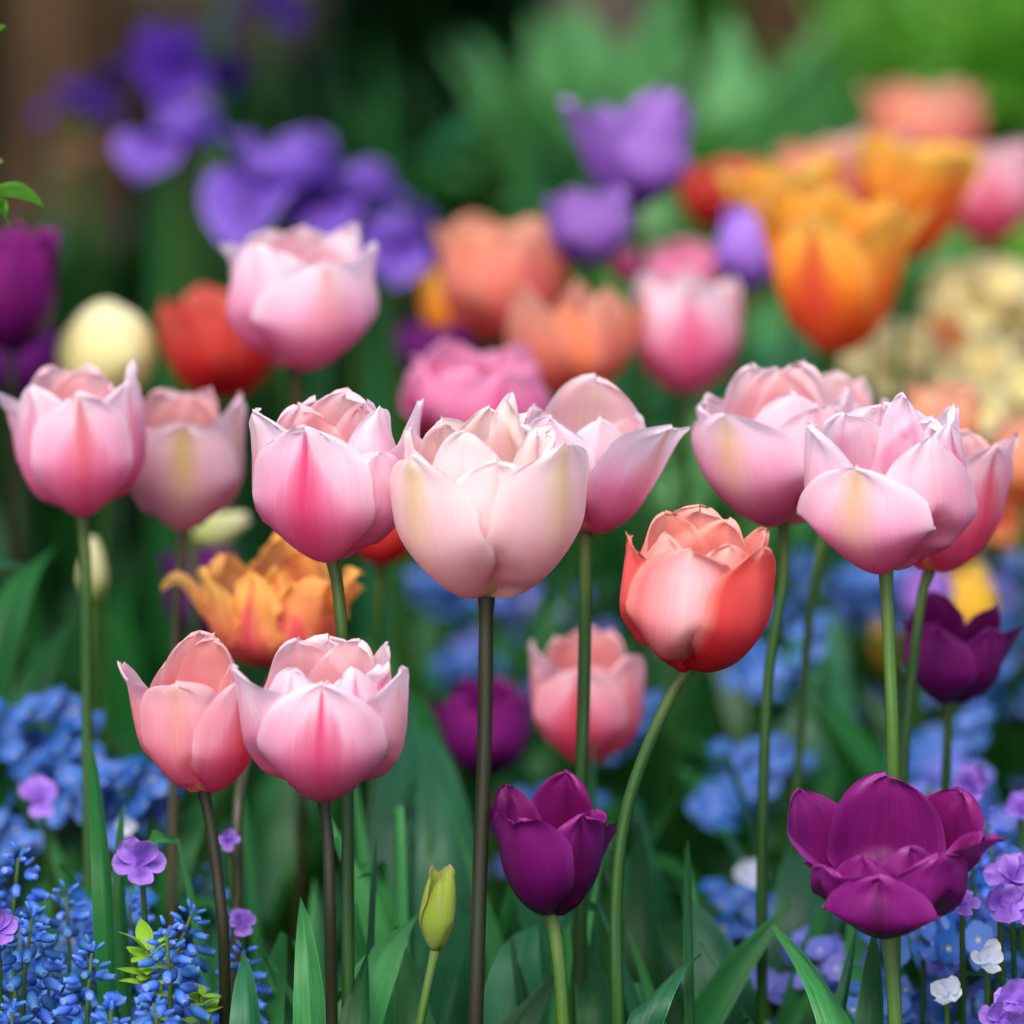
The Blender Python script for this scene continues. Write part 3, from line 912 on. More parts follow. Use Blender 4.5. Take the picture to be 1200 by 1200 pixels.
tulip(510, 450, 90, 80, 2.3, 'darkpurple', single(rg, 30, .9, .4, .4), 'dark blurred violet tulip between the pink double and the coral ones', 'stemdark', None, (0, 0), seed=78, group=GPU)
tulip(1085, 735, 60, 70, 1.95, 'violet', single(rg, 30, .9, .4, .4), 'violet tulip peeping out between the two right-hand stems', 'stem', None, (0, 0), seed=79, group=GPU)

# ruffled orange
tulip(326, 778, 160, 130, 1.66, 'parrot', [
    P(-24, .5, .98, .72, (1.2, 0, 0), pt=.7, fr=.3, ru=.14), P(20, .5, .72, .66, (1.2, 0, 0), pt=.5, fr=.34, ru=.2), P(-60, .5, 1.0, 1.12, (.7, .3, 0), pt=.8, fr=.3, ru=.12), P(-84, .34, .80, 1.5, (.2, 1, 0), pt=.6, fr=.3, curl=.25),
    P(48, .62, .8, .95, (.6, 0, .5), pt=.3, fr=.42, ru=.24), P(76, .6, .92, 1.2, (.3, .4, .4), pt=.3, fr=.42, ru=.24), P(100, .5, .7, 1.3, (.2, .4, .3), pt=.4, fr=.4, ru=.2),
    P(4, .5, .95, .5, (1, 0, 0), fr=.4, ru=.24, pt=.6), P(-120, .6, .95, .95, (.3, .3, .3), fr=.34, ru=.16, pt=.6), P(176, .6, 1.12, .6, (.4, .3, .2), fr=.34, ru=.16, pt=.6), P(140, .66, 1.03, .85, (.2, .3, .3), fr=.4, ru=.2, pt=.4)],
    'ruffled orange and red tulip with fringed petals, above the low pink pair', 'stembrown', [(306, 830, 1.62), (282, 920, 1.58), (278, 1000, 1.57), (277, 1200, 1.57)], (0, 4), seed=81, cat='parrot tulip')

# ------------------------------------------------------------------ blurred flowers further back
rg = random.Random(17)
tulip(262, 465, 132, 128, 1.98, 'red', single(rg, -50, 1.12, .4, .7, hv=.12), 'red tulip behind the highest pale pink bloom', 'stem', None, (-3, 0), seed=101)
tulip(446, 662, 90, 90, 1.78, 'red', single(rg, 0, .9, .3, .4), 'red tulip almost hidden under the two front pink blooms', 'stem', None, (0, 0), seed=102)
tulip(842, 268, 90, 82, 2.4, 'red', single(rg, 50, 1.2, .8, .8), 'crimson tulip far back between the violet and orange blooms', 'stem', None, (0, 0), seed=103)
tulip(560, 532, 170, 124, 1.86, 'rose', double(rg, 5, 5, 5, 10, .85, .8), 'bright magenta-pink double tulip behind the palest bloom', 'stem', None, (0, 4), seed=104)
tulip(590, 400, 146, 140, 2.15, 'salmon', single(rg, 28, .98, .8, .15, w=.9, hv=.03), 'salmon tulip with square-topped petals above the magenta-pink one', 'stem', None, (0, 0), seed=105)
tulip(540, 405, 80, 100, 2.3, 'orange', single(rg, 0, .9, .1, .3), 'yellow-orange tulip mostly hidden left of the square-topped salmon one', 'stem', None, (-8, 0), seed=106)
tulip(666, 462, 156, 136, 2.0, 'salmon', [
    P(-44, .62, 1.0, 1.02, (.2, 0, .2), pt=.9, b=.9), P(-4, .5, .72, .7, (.1, 0, 1), pt=.8, b=.9), P(38, .55, .95, .72, (.4, 0, .2), pt=.9, b=.9), P(80, .5, .84, 1.15, (.2, 0, .8), pt=.9, b=.9),
    P(170, .5, .9, .6, (.6, 0, 0), pt=.8), P(-130, .55, .85, .8, (.3, 0, .6), pt=.8), P(120, .5, .8, .8, (.2, 0, .2), pt=.8)],
    'orange-coral tulip with separate upright pointed petals, above the open pink one', 'stem', None, (2, 0), seed=107)
tulip(805, 460, 124, 138, 2.02, 'pink', single(rg, 0, .88, 1.0, .3, w=.95, hv=.06), 'egg-shaped pink and white striped tulip below the small lavender one', 'stem', None, (0, 0), seed=108)
tulip(800, 350, 90, 70, 2.3, 'rose', double(rg, 4, 3, 2, 0, .8, .4), 'dull rose tulip whose top shows over the striped one', 'stem', None, (0, 0), seed=109)
tulip(733, 330, 36, 40, 2.15, 'rose', single(rg, 0, .7, .4, .3, w=.95), 'small pink tulip bud left of the dull rose one', 'stem', None, (0, 0), seed=110, stem_r=.002)
GV = 'violet tulips'
tulip(746, 243, 158, 136, 2.15, 'violet', [
    P(-62, .7, .92, 1.2, (.1, 0, 0), pt=.9, curl=.1, b=.82), P(6, .85, .62, .7, (.2, 0, .0), pt=.6, b=.82), P(50, .7, 1.0, .75, (.1, 0, 0), pt=.9, b=.82), P(84, .5, .86, 1.5, (.1, 0, 0), pt=.9, curl=.2, b=.82),
    P(150, .7, 1.0, .6, (.1, 0, 0), pt=.6, b=.82), P(-140, .7, .85, .8, (.1, 0, 0), pt=.6, b=.82)],
    'violet tulip with three swept-out points, highest of the violet ones', 'stem', None, (0, 0), seed=111, group=GV)
tulip(696, 310, 98, 86, 2.12, 'violet', single(rg, 20, .95, .1, .4, w=.9), 'smaller violet tulip just below and left of the pointed one', 'stem', None, (-6, 0), seed=112, group=GV)
tulip(874, 340, 84, 100, 2.12, 'lilac', single(rg, 15, .75, .1, .2, w=.95), 'lavender tulip bloom in front of the orange ones', 'stem', None, (5, 0), seed=113, group=GV)
GO = 'orange tulips'
tulip(978, 412, 170, 186, 2.02, 'orange', [
    P(-26, .8, .80, .85, (1.2, 0, 0), pt=.8, b=.84), P(44, .8, .84, 1.1, (.7, .5, .2), pt=.9, b=.84), P(-78, .62, 1.0, 1.2, (.2, .0, .9), pt=.8, b=.84), P(88, .55, .92, 1.3, (.3, .6, .2), pt=.8, b=.84),
    P(180, .7, 1.0, .7, (.2, 0, .6), pt=.7, b=.84), P(-130, .66, 1.05, 1.0, (.1, .0, .9), pt=.7, b=.84), P(130, .66, .95, .9, (.2, .2, .6), pt=.7, b=.84)],
    'largest orange tulip, tall with red flames and open pointed petals', 'stem', None, (0, 0), seed=121, group=GO)
tulip(925, 312, 128, 120, 2.22, 'orange', single(rg, 15, 1.1, .1, .7, curl=.05, b=.85), 'golden orange tulip behind the left shoulder of the largest orange one', 'stem', None, (-5, 0), seed=122, group=GO)
tulip(1060, 300, 136, 134, 2.2, 'orange', single(rg, 40, 1.15, .9, .7, curl=.1, b=.82), 'yellow-orange flared tulip right of the largest orange one', 'stem', None, (6, 0), seed=123, group=GO)
tulip(960, 275, 95, 110, 2.4, 'salmon', single(rg, 40, .9, .4, .5), 'coral tulip rising just behind the golden orange one', 'stem', None, (-2, 0), seed=124)
tulip(1012, 265, 100, 110, 2.45, 'blush', single(rg, 10, .9, .4, .3), 'pinkish tulip between the coral and the topmost salmon blooms', 'stem', None, (2, 0), seed=125)
tulip(1085, 205, 132, 104, 2.65, 'salmon', single(rg, 25, 1.0, .3, .3, hv=.03, fr=.1), 'topmost salmon tulip, highest bloom at the upper right', 'stem', None, (0, 0), seed=126)
tulip(1158, 282, 112, 114, 2.35, 'blush', single(rg, 0, .85, .7, .2, w=.95), 'rounded salmon-pink tulip by the right edge below the topmost bloom', 'stem', None, (0, 0), seed=127)
tulip(1105, 540, 90, 92, 1.95, 'peach', single(rg, 0, .8, .4, .2, w=.95), 'soft peach tulip behind the rosy one at the right', 'stem', None, (0, 0), seed=128)
tulip(1202, 590, 84, 104, 2.05, 'peach', single(rg, 30, .8, .9, .2, w=.95), 'orange-peach tulip cut by the right edge', 'stem', None, (0, 0), seed=129)
tulip(868, 350, 60, 50, 2.5, 'peach', single(rg, 30, .9, .9, .2), 'small apricot tulip almost hidden under the lavender one', 'stem', None, (0, 0), seed=130)
tulip(126, 468, 116, 112, 1.98, 'cream', [dict(az=a, w=1.2, h=1.0, op=.3, c=(.05, .0, 0), ball=1, pt=.05, lay=1 - .02 * i, ru=.02, rib=.3) for i, a in enumerate((-30, 80, 200, 20, 140, 260))],
      'round pale yellow tulip closed like a ball, above the left pink pair', 'stem', None, (0, 0), seed=131)
tulip(1122, 752, 96, 92, 2.0, 'yellow', single(rg, 10, .6, .2, .1, w=1.05), 'yellow tulip behind the thin-petalled purple one', 'stem', None, (0, 0), seed=132)
tulip(1046, 790, 56, 76, 2.1, 'yellow', single(rg, 10, .7, .2, .2, w=1.0), 'small yellow tulip seen behind the right-hand green stem', 'stem', None, (0, 0), seed=133)
# buds
tulip(966, 812, 66, 96, 2.1, 'tealbud', [P(a, 1.2, 1.0, .3, (.3, 0, 0), pt=.2, ru=.01, rib=.3) for a in (-20, 100, 220)],
      'fat unopened pale green bud, very blurred, between the right-hand stems', 'stem', None, (0, 0), seed=144, cat='tulip bud', name='tulip_bud')
tulip(510, 1113, 42, 104, 1.49, 'budgreen', [P(-20, 1.25, 1.0, .12, (.9, 0, 0), pt=.5, ru=.01, lean=.6, rib=.3), P(100, 1.25, .96, .14, (.5, 0, 0), pt=.5, ru=.01, lay=.98, lean=-.3, rib=.3), P(220, 1.25, .97, .14, (.5, 0, 0), pt=.5, ru=.01, lean=.3, rib=.3)],
      'closed green-yellow tulip bud low beside the thick dark stem', 'stemlight', [(502, 1150, 1.49), (492, 1200, 1.49)], (3, 0), seed=141, cat='tulip bud', name='tulip_bud', stem_r=.0021)
tulip(108, 706, 38, 78, 1.8, 'ivorybud', [P(a, 1.2, 1.0, .22, (.3, 0, 0), pt=.3, ru=.01, rib=.3) for a in (-20, 100, 220)],
      'upright ivory bud behind the leftmost stem', 'stem', None, (2, 0), seed=142, cat='tulip bud', name='tulip_bud')
tulip(226, 632, 42, 70, 1.85, 'ivorybud', [P(a, 1.2, 1.0, .25, (.5, 0, 0), pt=.3, ru=.01, rib=.3) for a in (-20, 100, 220)],
      'greenish ivory bud leaning right under the dusky pink bloom', 'stem', None, (68, 0), seed=143, cat='tulip bud', name='tulip_bud')

# ------------------------------------------------------------------ low plants and background
def copy_tree(o, parent=None):
    c = o.copy()
    col.objects.link(c)
    if parent:
        c.parent = parent
    for ch in list(o.children):
        copy_tree(ch, c)
    return c


def flat_petal(L, W, mat_, cupd=0.15, notch=0.0, az=0.0, tilt=0.0, nv=7, nu=6, claw=.3):
    """small petal lying outwards from the origin in the XY plane, lifted by tilt"""
    rows, uvs = [], []
    for i in range(nv + 1):
        v = i / nv
        f = (claw + (1 - claw) * math.sin(PI / 2 * v / .6)) if v < .6 else math.sqrt(max(0, 1 - ((v - .6) / .4) ** 2.4))
        row, ur = [], []
        for j in range(nu + 1):
            u = -1 + 2 * j / nu
            x = v * L * (1 - notch * math.exp(-(u / .3) ** 2) * smooth(.7, 1, v))
            y = u * W * .5 * max(f, .04)
            z = cupd * W * (u * u * .5 + v * v) * .6
            row.append(Matrix.Rotation(az, 3, 'Z') @ (Matrix.Rotation(-tilt, 3, 'Y') @ Vector((x, y, z))))
            ur.append(((u + 1) / 2, .15 + .8 * v))
        rows.append(row)
        uvs.append(ur)
    m = MB()
    m.grid(rows, uvs)
    return m


def merge(dst, src, mt=None, mi=None):
    b = len(dst.v)
    dst.v += [tuple(mt @ Vector(v)) for v in src.v] if mt else src.v
    dst.f += [tuple(b + k for k in f) for f in src.f]
    dst.uv += src.uv
    dst.mi += src.mi if mi is None else [mi] * len(src.mi)


def euler(rx, ry, rz):
    return Matrix.Rotation(rz, 4, 'Z') @ Matrix.Rotation(ry, 4, 'Y') @ Matrix.Rotation(rx, 4, 'X')


# ---- grape hyacinths
def bell_mat():
    t = NT('blue_bell')
    vec, u, v = t.uv()
    oi = t.obj()
    c = t.ramp(v, [(0.0, S(70, 116, 190)), (0.35, S(60, 114, 202)), (0.78, S(86, 136, 216)), (0.93, S(112, 152, 222))])
    h = t.n('ShaderNodeHueSaturation')
    t.put(h.inputs['Hue'], t.ss(oi.outputs['Random'], 0, 1, .49, .515))
    t.put(h.inputs['Value'], t.ss(oi.outputs['Random'], 0, 1, .6, 1.2))
    t.put(h.inputs['Color'], c)
    return t.surf(h.outputs[0], .6, .2, .2)


M['bell'] = bell_mat()


def bell_mb(L=.0068, r=.0019, op=.6):
    m = MB()
    prof = [(0, .0003), (.08, .55), (.3, .95), (.55, 1.0), (.78, .78), (.88, op), (1.0, op * 1.35), (.97, op * .5), (.965, .01)]
    rows, uvs = [], []
    for i, (z, q) in enumerate(prof):
        rows.append([Vector((r * q * math.cos(2 * PI * k / 8), r * q * math.sin(2 * PI * k / 8), -z * L)) for k in range(8)])
        uvs.append([(k / 8, min(1, i / 6)) for k in range(8)])
    m.grid(rows, uvs, closed=True)
    return m


BELL = bell_mb().mesh('bell', M['bell'])
BUD = bell_mb(.0056, .0013, .5).mesh('bell', M['bell'])


def spike_layout(rng, H=.042, R0=.0085, n=38):
    out = []
    for i in range(n):
        q = i / (n - 1)                      # 0 bottom .. 1 top
        an = i * 2.39996 + rng.uniform(-.2, .2)
        rr = R0 * (1 - q ** 2.2 * .82) * rng.uniform(.82, 1.1) * .62
        z = q ** .9 * H + rng.uniform(-.0008, .0008)
        pitch = R(42 + 88 * q ** 1.5 + rng.uniform(-16, 16))     # bells hang low down, look up at the top
        sc = (1.12 - .55 * q ** 2) * rng.uniform(.88, 1.1)
        # the bell's own axis is -Z; swing it outwards
        mt = Matrix.Translation((rr * math.cos(an), rr * math.sin(an), z)) @ Matrix.Rotation(an, 4, 'Z') @ Matrix.Rotation(-pitch, 4, 'Y') @ Matrix.Scale(sc, 4)
        out.append((mt, q))
    return out


def muscari(px, py, d, label, rng, group, near=False, tilt=0.0, scale=1.0):
    top = at(px, py, d)
    foot = Vector((top.x + rng.uniform(-.01, .01), top.y + rng.uniform(-.01, .015), 0))
    H = .040 * scale * rng.uniform(.9, 1.15)
    root = thing('grape_hyacinth', foot, label, 'grape hyacinth', group)
    tv = top - foot
    lean = Matrix.Rotation(tilt + rng.uniform(-.12, .12), 4, 'Y') @ Matrix.Rotation(rng.uniform(-.12, .12), 4, 'X')
    b = tv - (lean @ Vector((0, 0, H)))
    sm = MB()
    pts = tube_path([(0, 0, -.004), b * .5 + Vector((rng.uniform(-.004, .004), 0, 0)), b, tv - (lean @ Vector((0, 0, .003)))], 12)
    sm.tube(pts, [.0014] * 9 + [.0011, .0009, .0008, .0006], 6)
    sm.build('stem', M['stemlight'], root)
    mt = Matrix.Translation(b) @ lean
    lay = spike_layout(rng, H, .0100 * scale, 36 if near else 28)
    if near:
        for m4, q in lay:
            add('bell_flower', BUD if q > .82 else BELL, root, mt @ m4 @ Matrix.Scale(scale, 4))
    else:
        m = MB()
        src = MB()
        src = bell_mb()
        for m4, q in lay:
            merge(m, src, mt @ m4 @ Matrix.Scale(scale * (.7 if q > .82 else 1), 4))
        m.build('flower_spike', M['bell'], root)
    for k in range(2):
        an = rng.uniform(0, 2 * PI)
        L = rng.uniform(.02, .05)
        blade((0, 0, 0), (math.cos(an) * L, math.sin(an) * L, rng.uniform(.5, .85) * tv.z), .006, .1, .5, 0, None, 8, 2).build('leaf', M['leafdark'], root)
    return root


rg = random.Random(41)
GM = 'blue grape hyacinths at the lower left'
near_list = [
    (195, 1085, 1.45, 'plump blue grape hyacinth leaning right beside the lime green sprig'),
    (108, 1108, 1.45, 'blue grape hyacinth second from the left in the lowest row'),
    (38, 1068, 1.47, 'blue grape hyacinth near the left edge, lower one of two close together'),
    (22, 996, 1.52, 'loose blue grape hyacinth at the left edge, below the purple viola'),
    (130, 1176, 1.42, 'grape hyacinth tip rising from the bottom edge, left of the lime sprig'),
    (14, 1176, 1.44, 'grape hyacinth tip in the bottom left corner'),
    (226, 1064, 1.50, 'blue grape hyacinth just left of the two low dark tulip stems'),
    (78, 1040, 1.53, 'pale-tipped blue grape hyacinth between the leaning leaf and the left edge'),
    (150, 1052, 1.54, 'grape hyacinth right below the lilac viola'),
    (286, 1110, 1.53, 'grape hyacinth seen between the two low dark tulip stems'),
    (62, 1130, 1.49, 'small grape hyacinth filling the gap in the lowest row'),
    (180, 1172, 1.42, 'grape hyacinth tip under the plump one'),
]
for px, py, d, lb in near_list:
    muscari(px, py, d, lb, rg, GM, near=True, tilt=rg.uniform(-.15, .15), scale=1.08)
for k in range(28):
    px, py = rg.uniform(-60, 262), rg.uniform(880, 1130)
    if px > 200 and py < 960:
        px -= 120
    d = 1.58 + (1130 - py) / 250 * .35 + rg.uniform(-.03, .08)
    muscari(px, py, d, 'soft blurred grape hyacinth in the drift behind the front row', rg, 'blurred grape hyacinths in the left drift', near=False, scale=1.1)
for k in range(8):
    px, py = rg.uniform(1085, 1240), rg.uniform(905, 1080)
    muscari(px, py, 1.6 + rg.uniform(0, .12), 'dark blue grape hyacinth behind the big open purple tulip at the right', rg, 'grape hyacinths at the lower right', near=False, scale=.95)


# ---- forget-me-nots
def fmn_mat(name, a, b, eye):
    t = NT(name)
    vec, u, v = t.uv()
    oi = t.obj()
    c = t.mix(oi.outputs['Random'], a, b)
    c = t.mix(t.ss(v, .17, .24, 1, 0), c, eye)
    return t.surf(c, .5, .2, .3)


M['fmn'] = fmn_mat('sky_blue_petals', S(30, 88, 160), S(90, 124, 196), S(240, 220, 120))
M['fmnl'] = fmn_mat('lavender_blue_petals', S(86, 104, 190), S(124, 124, 204), S(240, 230, 170))


def five(size, cupd=.12, rot=0):
    m = MB()
    for k in range(5):
        merge(m, flat_petal(size, size * .95, None, cupd, 0, 2 * PI * k / 5 + rot, R(12), 5, 4))
    return m


FMN = five(.0052).mesh('blossom', M['fmn'])
FMNL = five(.0055).mesh('blossom', M['fmnl'])


def small_leaves(rng, h, n, spread, size, mb=None):
    m = mb or MB()
    for i in range(n):
        z = rng.uniform(.05, .95) * h
        an = rng.uniform(0, 2 * PI)
        r0 = rng.uniform(0, spread * .4)
        b = Vector((math.cos(an) * r0, math.sin(an) * r0, z))
        L = size * rng.uniform(.6, 1.2)
        t = b + Vector((math.cos(an) * L * .85, math.sin(an) * L * .85, L * rng.uniform(.1, .8)))
        merge(m, blade(b, t, L * .38, .15, .3, 0, None, 5, 2))
    return m


def fmn_plant(rng, variant):
    root = thing('forget_me_not', (0, 0, 0), 'x', 'forget-me-not')
    sm = MB()
    H = .16
    heads = []
    for k in range(4):
        an = rng.uniform(0, 2 * PI)
        sp = rng.uniform(.008, .03)
        tp = Vector((math.cos(an) * sp, math.sin(an) * sp, H * rng.uniform(.86, 1.0)))
        sm.tube(tube_path([(0, 0, 0), tp * .5 + Vector((0, 0, .01)), tp], 8), .0009, 5)
        heads.append(tp)
    sm.build('stem', M['stem'], root)
    for hd in heads:
        for q in range(7):
            an = rng.uniform(0, 2 * PI)
            rr = rng.uniform(0, .012)
            p = hd + Vector((rr * math.cos(an), rr * math.sin(an), rng.uniform(-.006, .006)))
            add('blossom', FMN if variant < 2 else FMNL, root, Matrix.Translation(p) @ euler(R(rng.uniform(15, 75)), R(rng.uniform(-30, 30)), rng.uniform(-.8, .8)))
    small_leaves(rng, H * .85, 16, .03, .035).build('leaf_tuft', M['leaf'], root)
    return root


protos = [fmn_plant(random.Random(60 + v), v) for v in range(3)]
used = set()


def place(proto_i, protos_, pos, hs, rz, label, group):
    o = protos_[proto_i]
    if (id(protos_), proto_i) in used:
        o = copy_tree(o)
    used.add((id(protos_), proto_i))
    o.location = (pos.x, pos.y, 0)
    o.rotation_euler = (0, 0, rz)
    o.scale = (hs[1], hs[1], hs[0])
    o['label'] = label
    o['group'] = group
    return o


rg = random.Random(77)
spots = []
for k in range(44):
    px, py = rg.uniform(560, 1260), rg.uniform(650, 1010)
    if 560 < px < 640 and py > 800:
        continue
    if 880 < px < 1000 and py < 900 and rg.random() < .6:
        continue
    d = 2.12 - (py - 650) / 360 * .25 + rg.uniform(-.08, .22)
    spots.append((px, py, d))
for k in range(14):
    spots.append((rg.uniform(850, 1000), rg.uniform(1020, 1190), rg.uniform(1.62, 1.75)))
for k in range(10):
    spots.append((rg.uniform(1080, 1230), rg.uniform(1040, 1190), rg.uniform(1.55, 1.7)))
for px, py, d in spots:
    p = at(px, py, d)
    place(rg.choice((0, 0, 1, 2)), protos, p, (max(.35, p.z / .155), rg.uniform(.95, 1.3)), rg.uniform(-.7, .7),
          'hazy blue forget-me-not in the drift behind the right-hand stems', 'forget-me-nots in the blurred right drift')
for px, py, d in ((30, 890, 1.75), (78, 850, 1.72), (60, 905, 1.8), (0, 930, 1.8), (170, 930, 1.68), (96, 905, 1.7), (-20, 880, 1.8), (10, 990, 1.7), (172, 1060, 1.62), (640, 700, 2.2), (620, 660, 2.3)):
    p = at(px, py, d)
    place(1, protos, p, (p.z / .155, 1.15), rg.uniform(-.7, .7), 'blue forget-me-not rising above the grape hyacinths or behind the middle stems', 'scattered blue forget-me-nots')


# ---- violas
def viola(px, py, d, size, mat_, label, rng, face=(60, 0), group=None):
    top = at(px, py, d)
    foot = Vector((top.x + rng.uniform(-.01, .01), top.y + .012, 0))
    root = thing('viola', foot, label, 'viola', group)
    tv = top - foot
    sm = MB()
    sm.tube(tube_path([(0, 0, 0), tv * .5 + Vector((.004, 0, 0)), tv + Vector((0, .002, -.001))], 10), .0010, 6)
    sm.build('stem', M['stem'], root)
    mt = Matrix.Translation(tv) @ euler(R(face[0]), 0, R(face[1]))
    for az, L, W in ((62, 1, 1.0), (118, 1, 1.0), (10, .92, .9), (170, .92, .9), (-90, .95, 1.25)):
        m = flat_petal(size * .56 * L * rng.uniform(.85, 1.1), size * .46 * W * rng.uniform(.85, 1.1), None, .45 * rng.uniform(.2, 1.5), .14, R(az + rng.uniform(-12, 12)), R(rng.uniform(-8, 38)), 9, 8, .22)
        sd = rng.uniform(0, 50)
        m.v = [(v[0], v[1], v[2] + size * .14 * noise.noise(Vector((v[0] / size * 5, v[1] / size * 5, sd)))) for v in m.v]
        m.v = [tuple(mt @ Vector(v)) for v in m.v]
        o = m.build('petal', M[mat_], root)
        o.color = (.5, 0, 0, 1)
    small_leaves(rng, tv.z * .75, 10, .02, .03).build('leaf_tuft', M['leaf'], root)


M['violaeye'] = M['lilac']
rg = random.Random(5)
GVI = 'lilac violas'
viola(165, 1012, 1.50, .019, 'lilac', 'lilac viola above the left grape hyacinths', rg, (64, 12), GVI)
viola(48, 935, 1.66, .017, 'lilac', 'blurred lilac viola over the far blue drift at the left edge', rg, (50, -10), GVI)
viola(-4, 1090, 1.46, .015, 'lilac', 'lilac viola cut by the left edge', rg, (60, 20), GVI)
viola(1140, 922, 1.60, .015, 'lilac', 'single lilac viola just above the big open purple tulip', rg, (60, -20), GVI)
viola(1186, 1030, 1.50, .018, 'lilac', 'upper lilac viola of the cluster by the right edge', rg, (60, -12), GVI)
viola(1172, 1058, 1.48, .019, 'lilac', 'lower lilac viola of the cluster by the right edge', rg, (68, 10), GVI)
viola(1204, 1066, 1.48, .016, 'lilac', 'lilac viola of the right cluster cut by the frame', rg, (60, 20), GVI)
viola(1196, 950, 1.6, .014, 'lilac', 'small lilac viola at the right edge above the cluster', rg, (60, 20), GVI)
viola(1196, 1176, 1.46, .020, 'lilac', 'large lilac viola in the bottom right corner', rg, (60, -10), GVI)
viola(1172, 1196, 1.46, .017, 'lilac', 'lilac viola touching the bottom edge near the corner', rg, (60, 10), GVI)
viola(1130, 1000, 1.56, .014, 'lilac', 'lilac viola peeping past the purple tulip petal tip', rg, (60, 10), GVI)
viola(1128, 1062, 1.5, .012, 'lilac', 'tiny violet flower below the right petal of the big purple tulip', rg, (50, 10), GVI)
viola(284, 1082, 1.53, .011, 'lilac', 'tiny lilac flower between the two low dark stems', rg, (60, 0), GVI)
viola(268, 985, 1.56, .008, 'lilac', 'tiny lilac dot of a flower under the salmon-pink tulip', rg, (60, 0), GVI)
GW = 'white violas'
viola(1158, 1128, 1.47, .014, 'white', 'white viola, upper one of the pair at the lower right', rg, (48, 10), GW)
viola(1110, 1168, 1.46, .013, 'white', 'white viola, lower one of the pair at the lower right', rg, (40, -24), GW)
viola(878, 1026, 1.74, .014, 'white', 'blurred white flower beside the green stem left of the big purple tulip', rg, (55, 0), GW)
viola(148, 968, 1.66, .009, 'white', 'small whitish bud-like flower between the blue spikes and the low pair', rg, (80, 0), GW)


# ---- lime sprigs
def sprig(px, py, d, label, rng, n=16, size=.011, mat_='leaflime'):
    top = at(px, py, d)
    root = thing('leafy_sprig', (top.x, top.y, 0), label, 'sprig')
    sm = MB()
    sm.tube(tube_path([(0, 0, 0), (0.003, 0, top.z * .5), (0, 0, top.z)], 8), .001, 6)
    sm.build('stem', M['stemlight'], root)
    for i in range(n):
        an = i * 2.4
        b = Vector((0, 0, top.z - .003 * (i % 6)))
        t = b + Vector((math.cos(an), math.sin(an), rng.uniform(-.1, .7))) * size * rng.uniform(.7, 1.1)
        blade(b, t, size * .6, .1, .3, 0, None, 6, 4).build('leaf', M[mat_], root)


sprig(172, 1112, 1.46, 'lime green leafy sprig left of the plump grape hyacinth', rg)
sprig(236, 1166, 1.47, 'small lime sprig beside the low dark tulip stems', rg, 14, .009)
sprig(188, 1152, 1.5, 'lime sprig lower down behind the plump grape hyacinth', rg, 12, .008)


# ---- twig with two fresh leaves at the left edge
tw = at(-70, 236, 1.36)
root = thing('leafy_twig', (tw.x, tw.y, 0), 'twig with fresh bright green leaves poking in at the left edge', 'twig')
o_ = Vector((tw.x, tw.y, 0))
sm = MB()
tip = at(-8, 232, 1.40)
sm.tube(tube_path([(0, 0, -.004), (0.004, 0, tw.z * .5), tw - o_ - Vector((0, 0, .03)), tip - o_], 16), [.0022] * 12 + [.0018, .0014, .0012, .001, .0008], 7)
sm.build('stem', M['stembrown'], root)
for a_, b_, w_ in (((-10, 222), (52, 243), .0105), ((-8, 236), (13, 270), .008), ((-30, 226), (4, 190), .008), ((-12, 20), (8, 30), .012)):
    pa, pb = at(a_[0], a_[1], 1.40) - o_, at(b_[0], b_[1], 1.41) - o_
    mid = (pa + pb) / 2 + Vector((0, 0, .0035))
    if a_[1] < 100:
        pa = at(-60, 90, 1.4) - o_
        mid = (pa + pb) / 2 + Vector((0, 0, .0035))
    blade(pa, pb, w_, .1, .3, 0, Vector((0, -.75, .6)), 16, 8, 0, 0, 0, mid, .5).build('leaf', M['leafbright'], root)


# ---- foliage of tulips that carry no flower
def foliage_clump(rng, mats_, n=4, h=(.7, 1.0), spread=.3, w=(.028, .046)):
    root = thing('tulip_foliage', (0, 0, 0), 'x', 'leaf clump')
    for k in range(n):
        an = rng.uniform(0, 2 * PI)
        L = .2 * rng.uniform(*h)
        sp = rng.uniform(.1, spread) * .2
        hgt = L
        blade((math.cos(an) * .004, math.sin(an) * .004, 0), (math.cos(an) * sp, math.sin(an) * sp, hgt), rng.uniform(*w), rng.uniform(-.02, .15), .5, rng.uniform(-1.2, 1.2), None, 14, 5,
              .06, rng.uniform(0, 6), rng.choice((0, 0, .12))).build('leaf', M[rng.choice(mats_)], root)
    return root


rg = random.Random(3)
clumps = [foliage_clump(random.Random(200 + i), ('leaf', 'leafblue', 'leafdark'), 4) for i in range(6)]
clumps_d = [foliage_clump(random.Random(300 + i), ('leafdark', 'leafdark', 'leaf'), 5) for i in range(4)]
for k in range(120):
    y = 1.66 + 1.6 * rg.random() ** 1.3
    half = .14 * y + .12
    x = rg.uniform(-half, half)
    s = rg.uniform(.75, 1.25)
    if y > 2.3:
        s *= .85
    # keep the blue drift on the right and the hyacinths on the left open
    if x > .03 and 1.8 < y < 2.4:
        s *= .62
    if x < -.14 and y < 1.9:
        s *= .8
    pr = clumps_d if (x < 0.0 and y > 1.9) else clumps
    place(rg.randrange(len(pr)), pr, Vector((x, y, 0)), (s, s * 1.05), rg.uniform(0, 6.28), 'clump of broad green tulip leaves among the flower stems', 'tulip leaf clumps among the stems')
# outside the picture's sides
for k in range(60):
    y = rg.uniform(1.3, 3.4)
    x = rg.choice((-1, 1)) * rg.uniform(.14 * y + .14, 1.3)
    place(rg.randrange(6), clumps, Vector((x, y, 0)), (1, 1), rg.uniform(0, 6.28), 'clump of broad green tulip leaves among the flower stems', 'tulip leaf clumps among the stems')

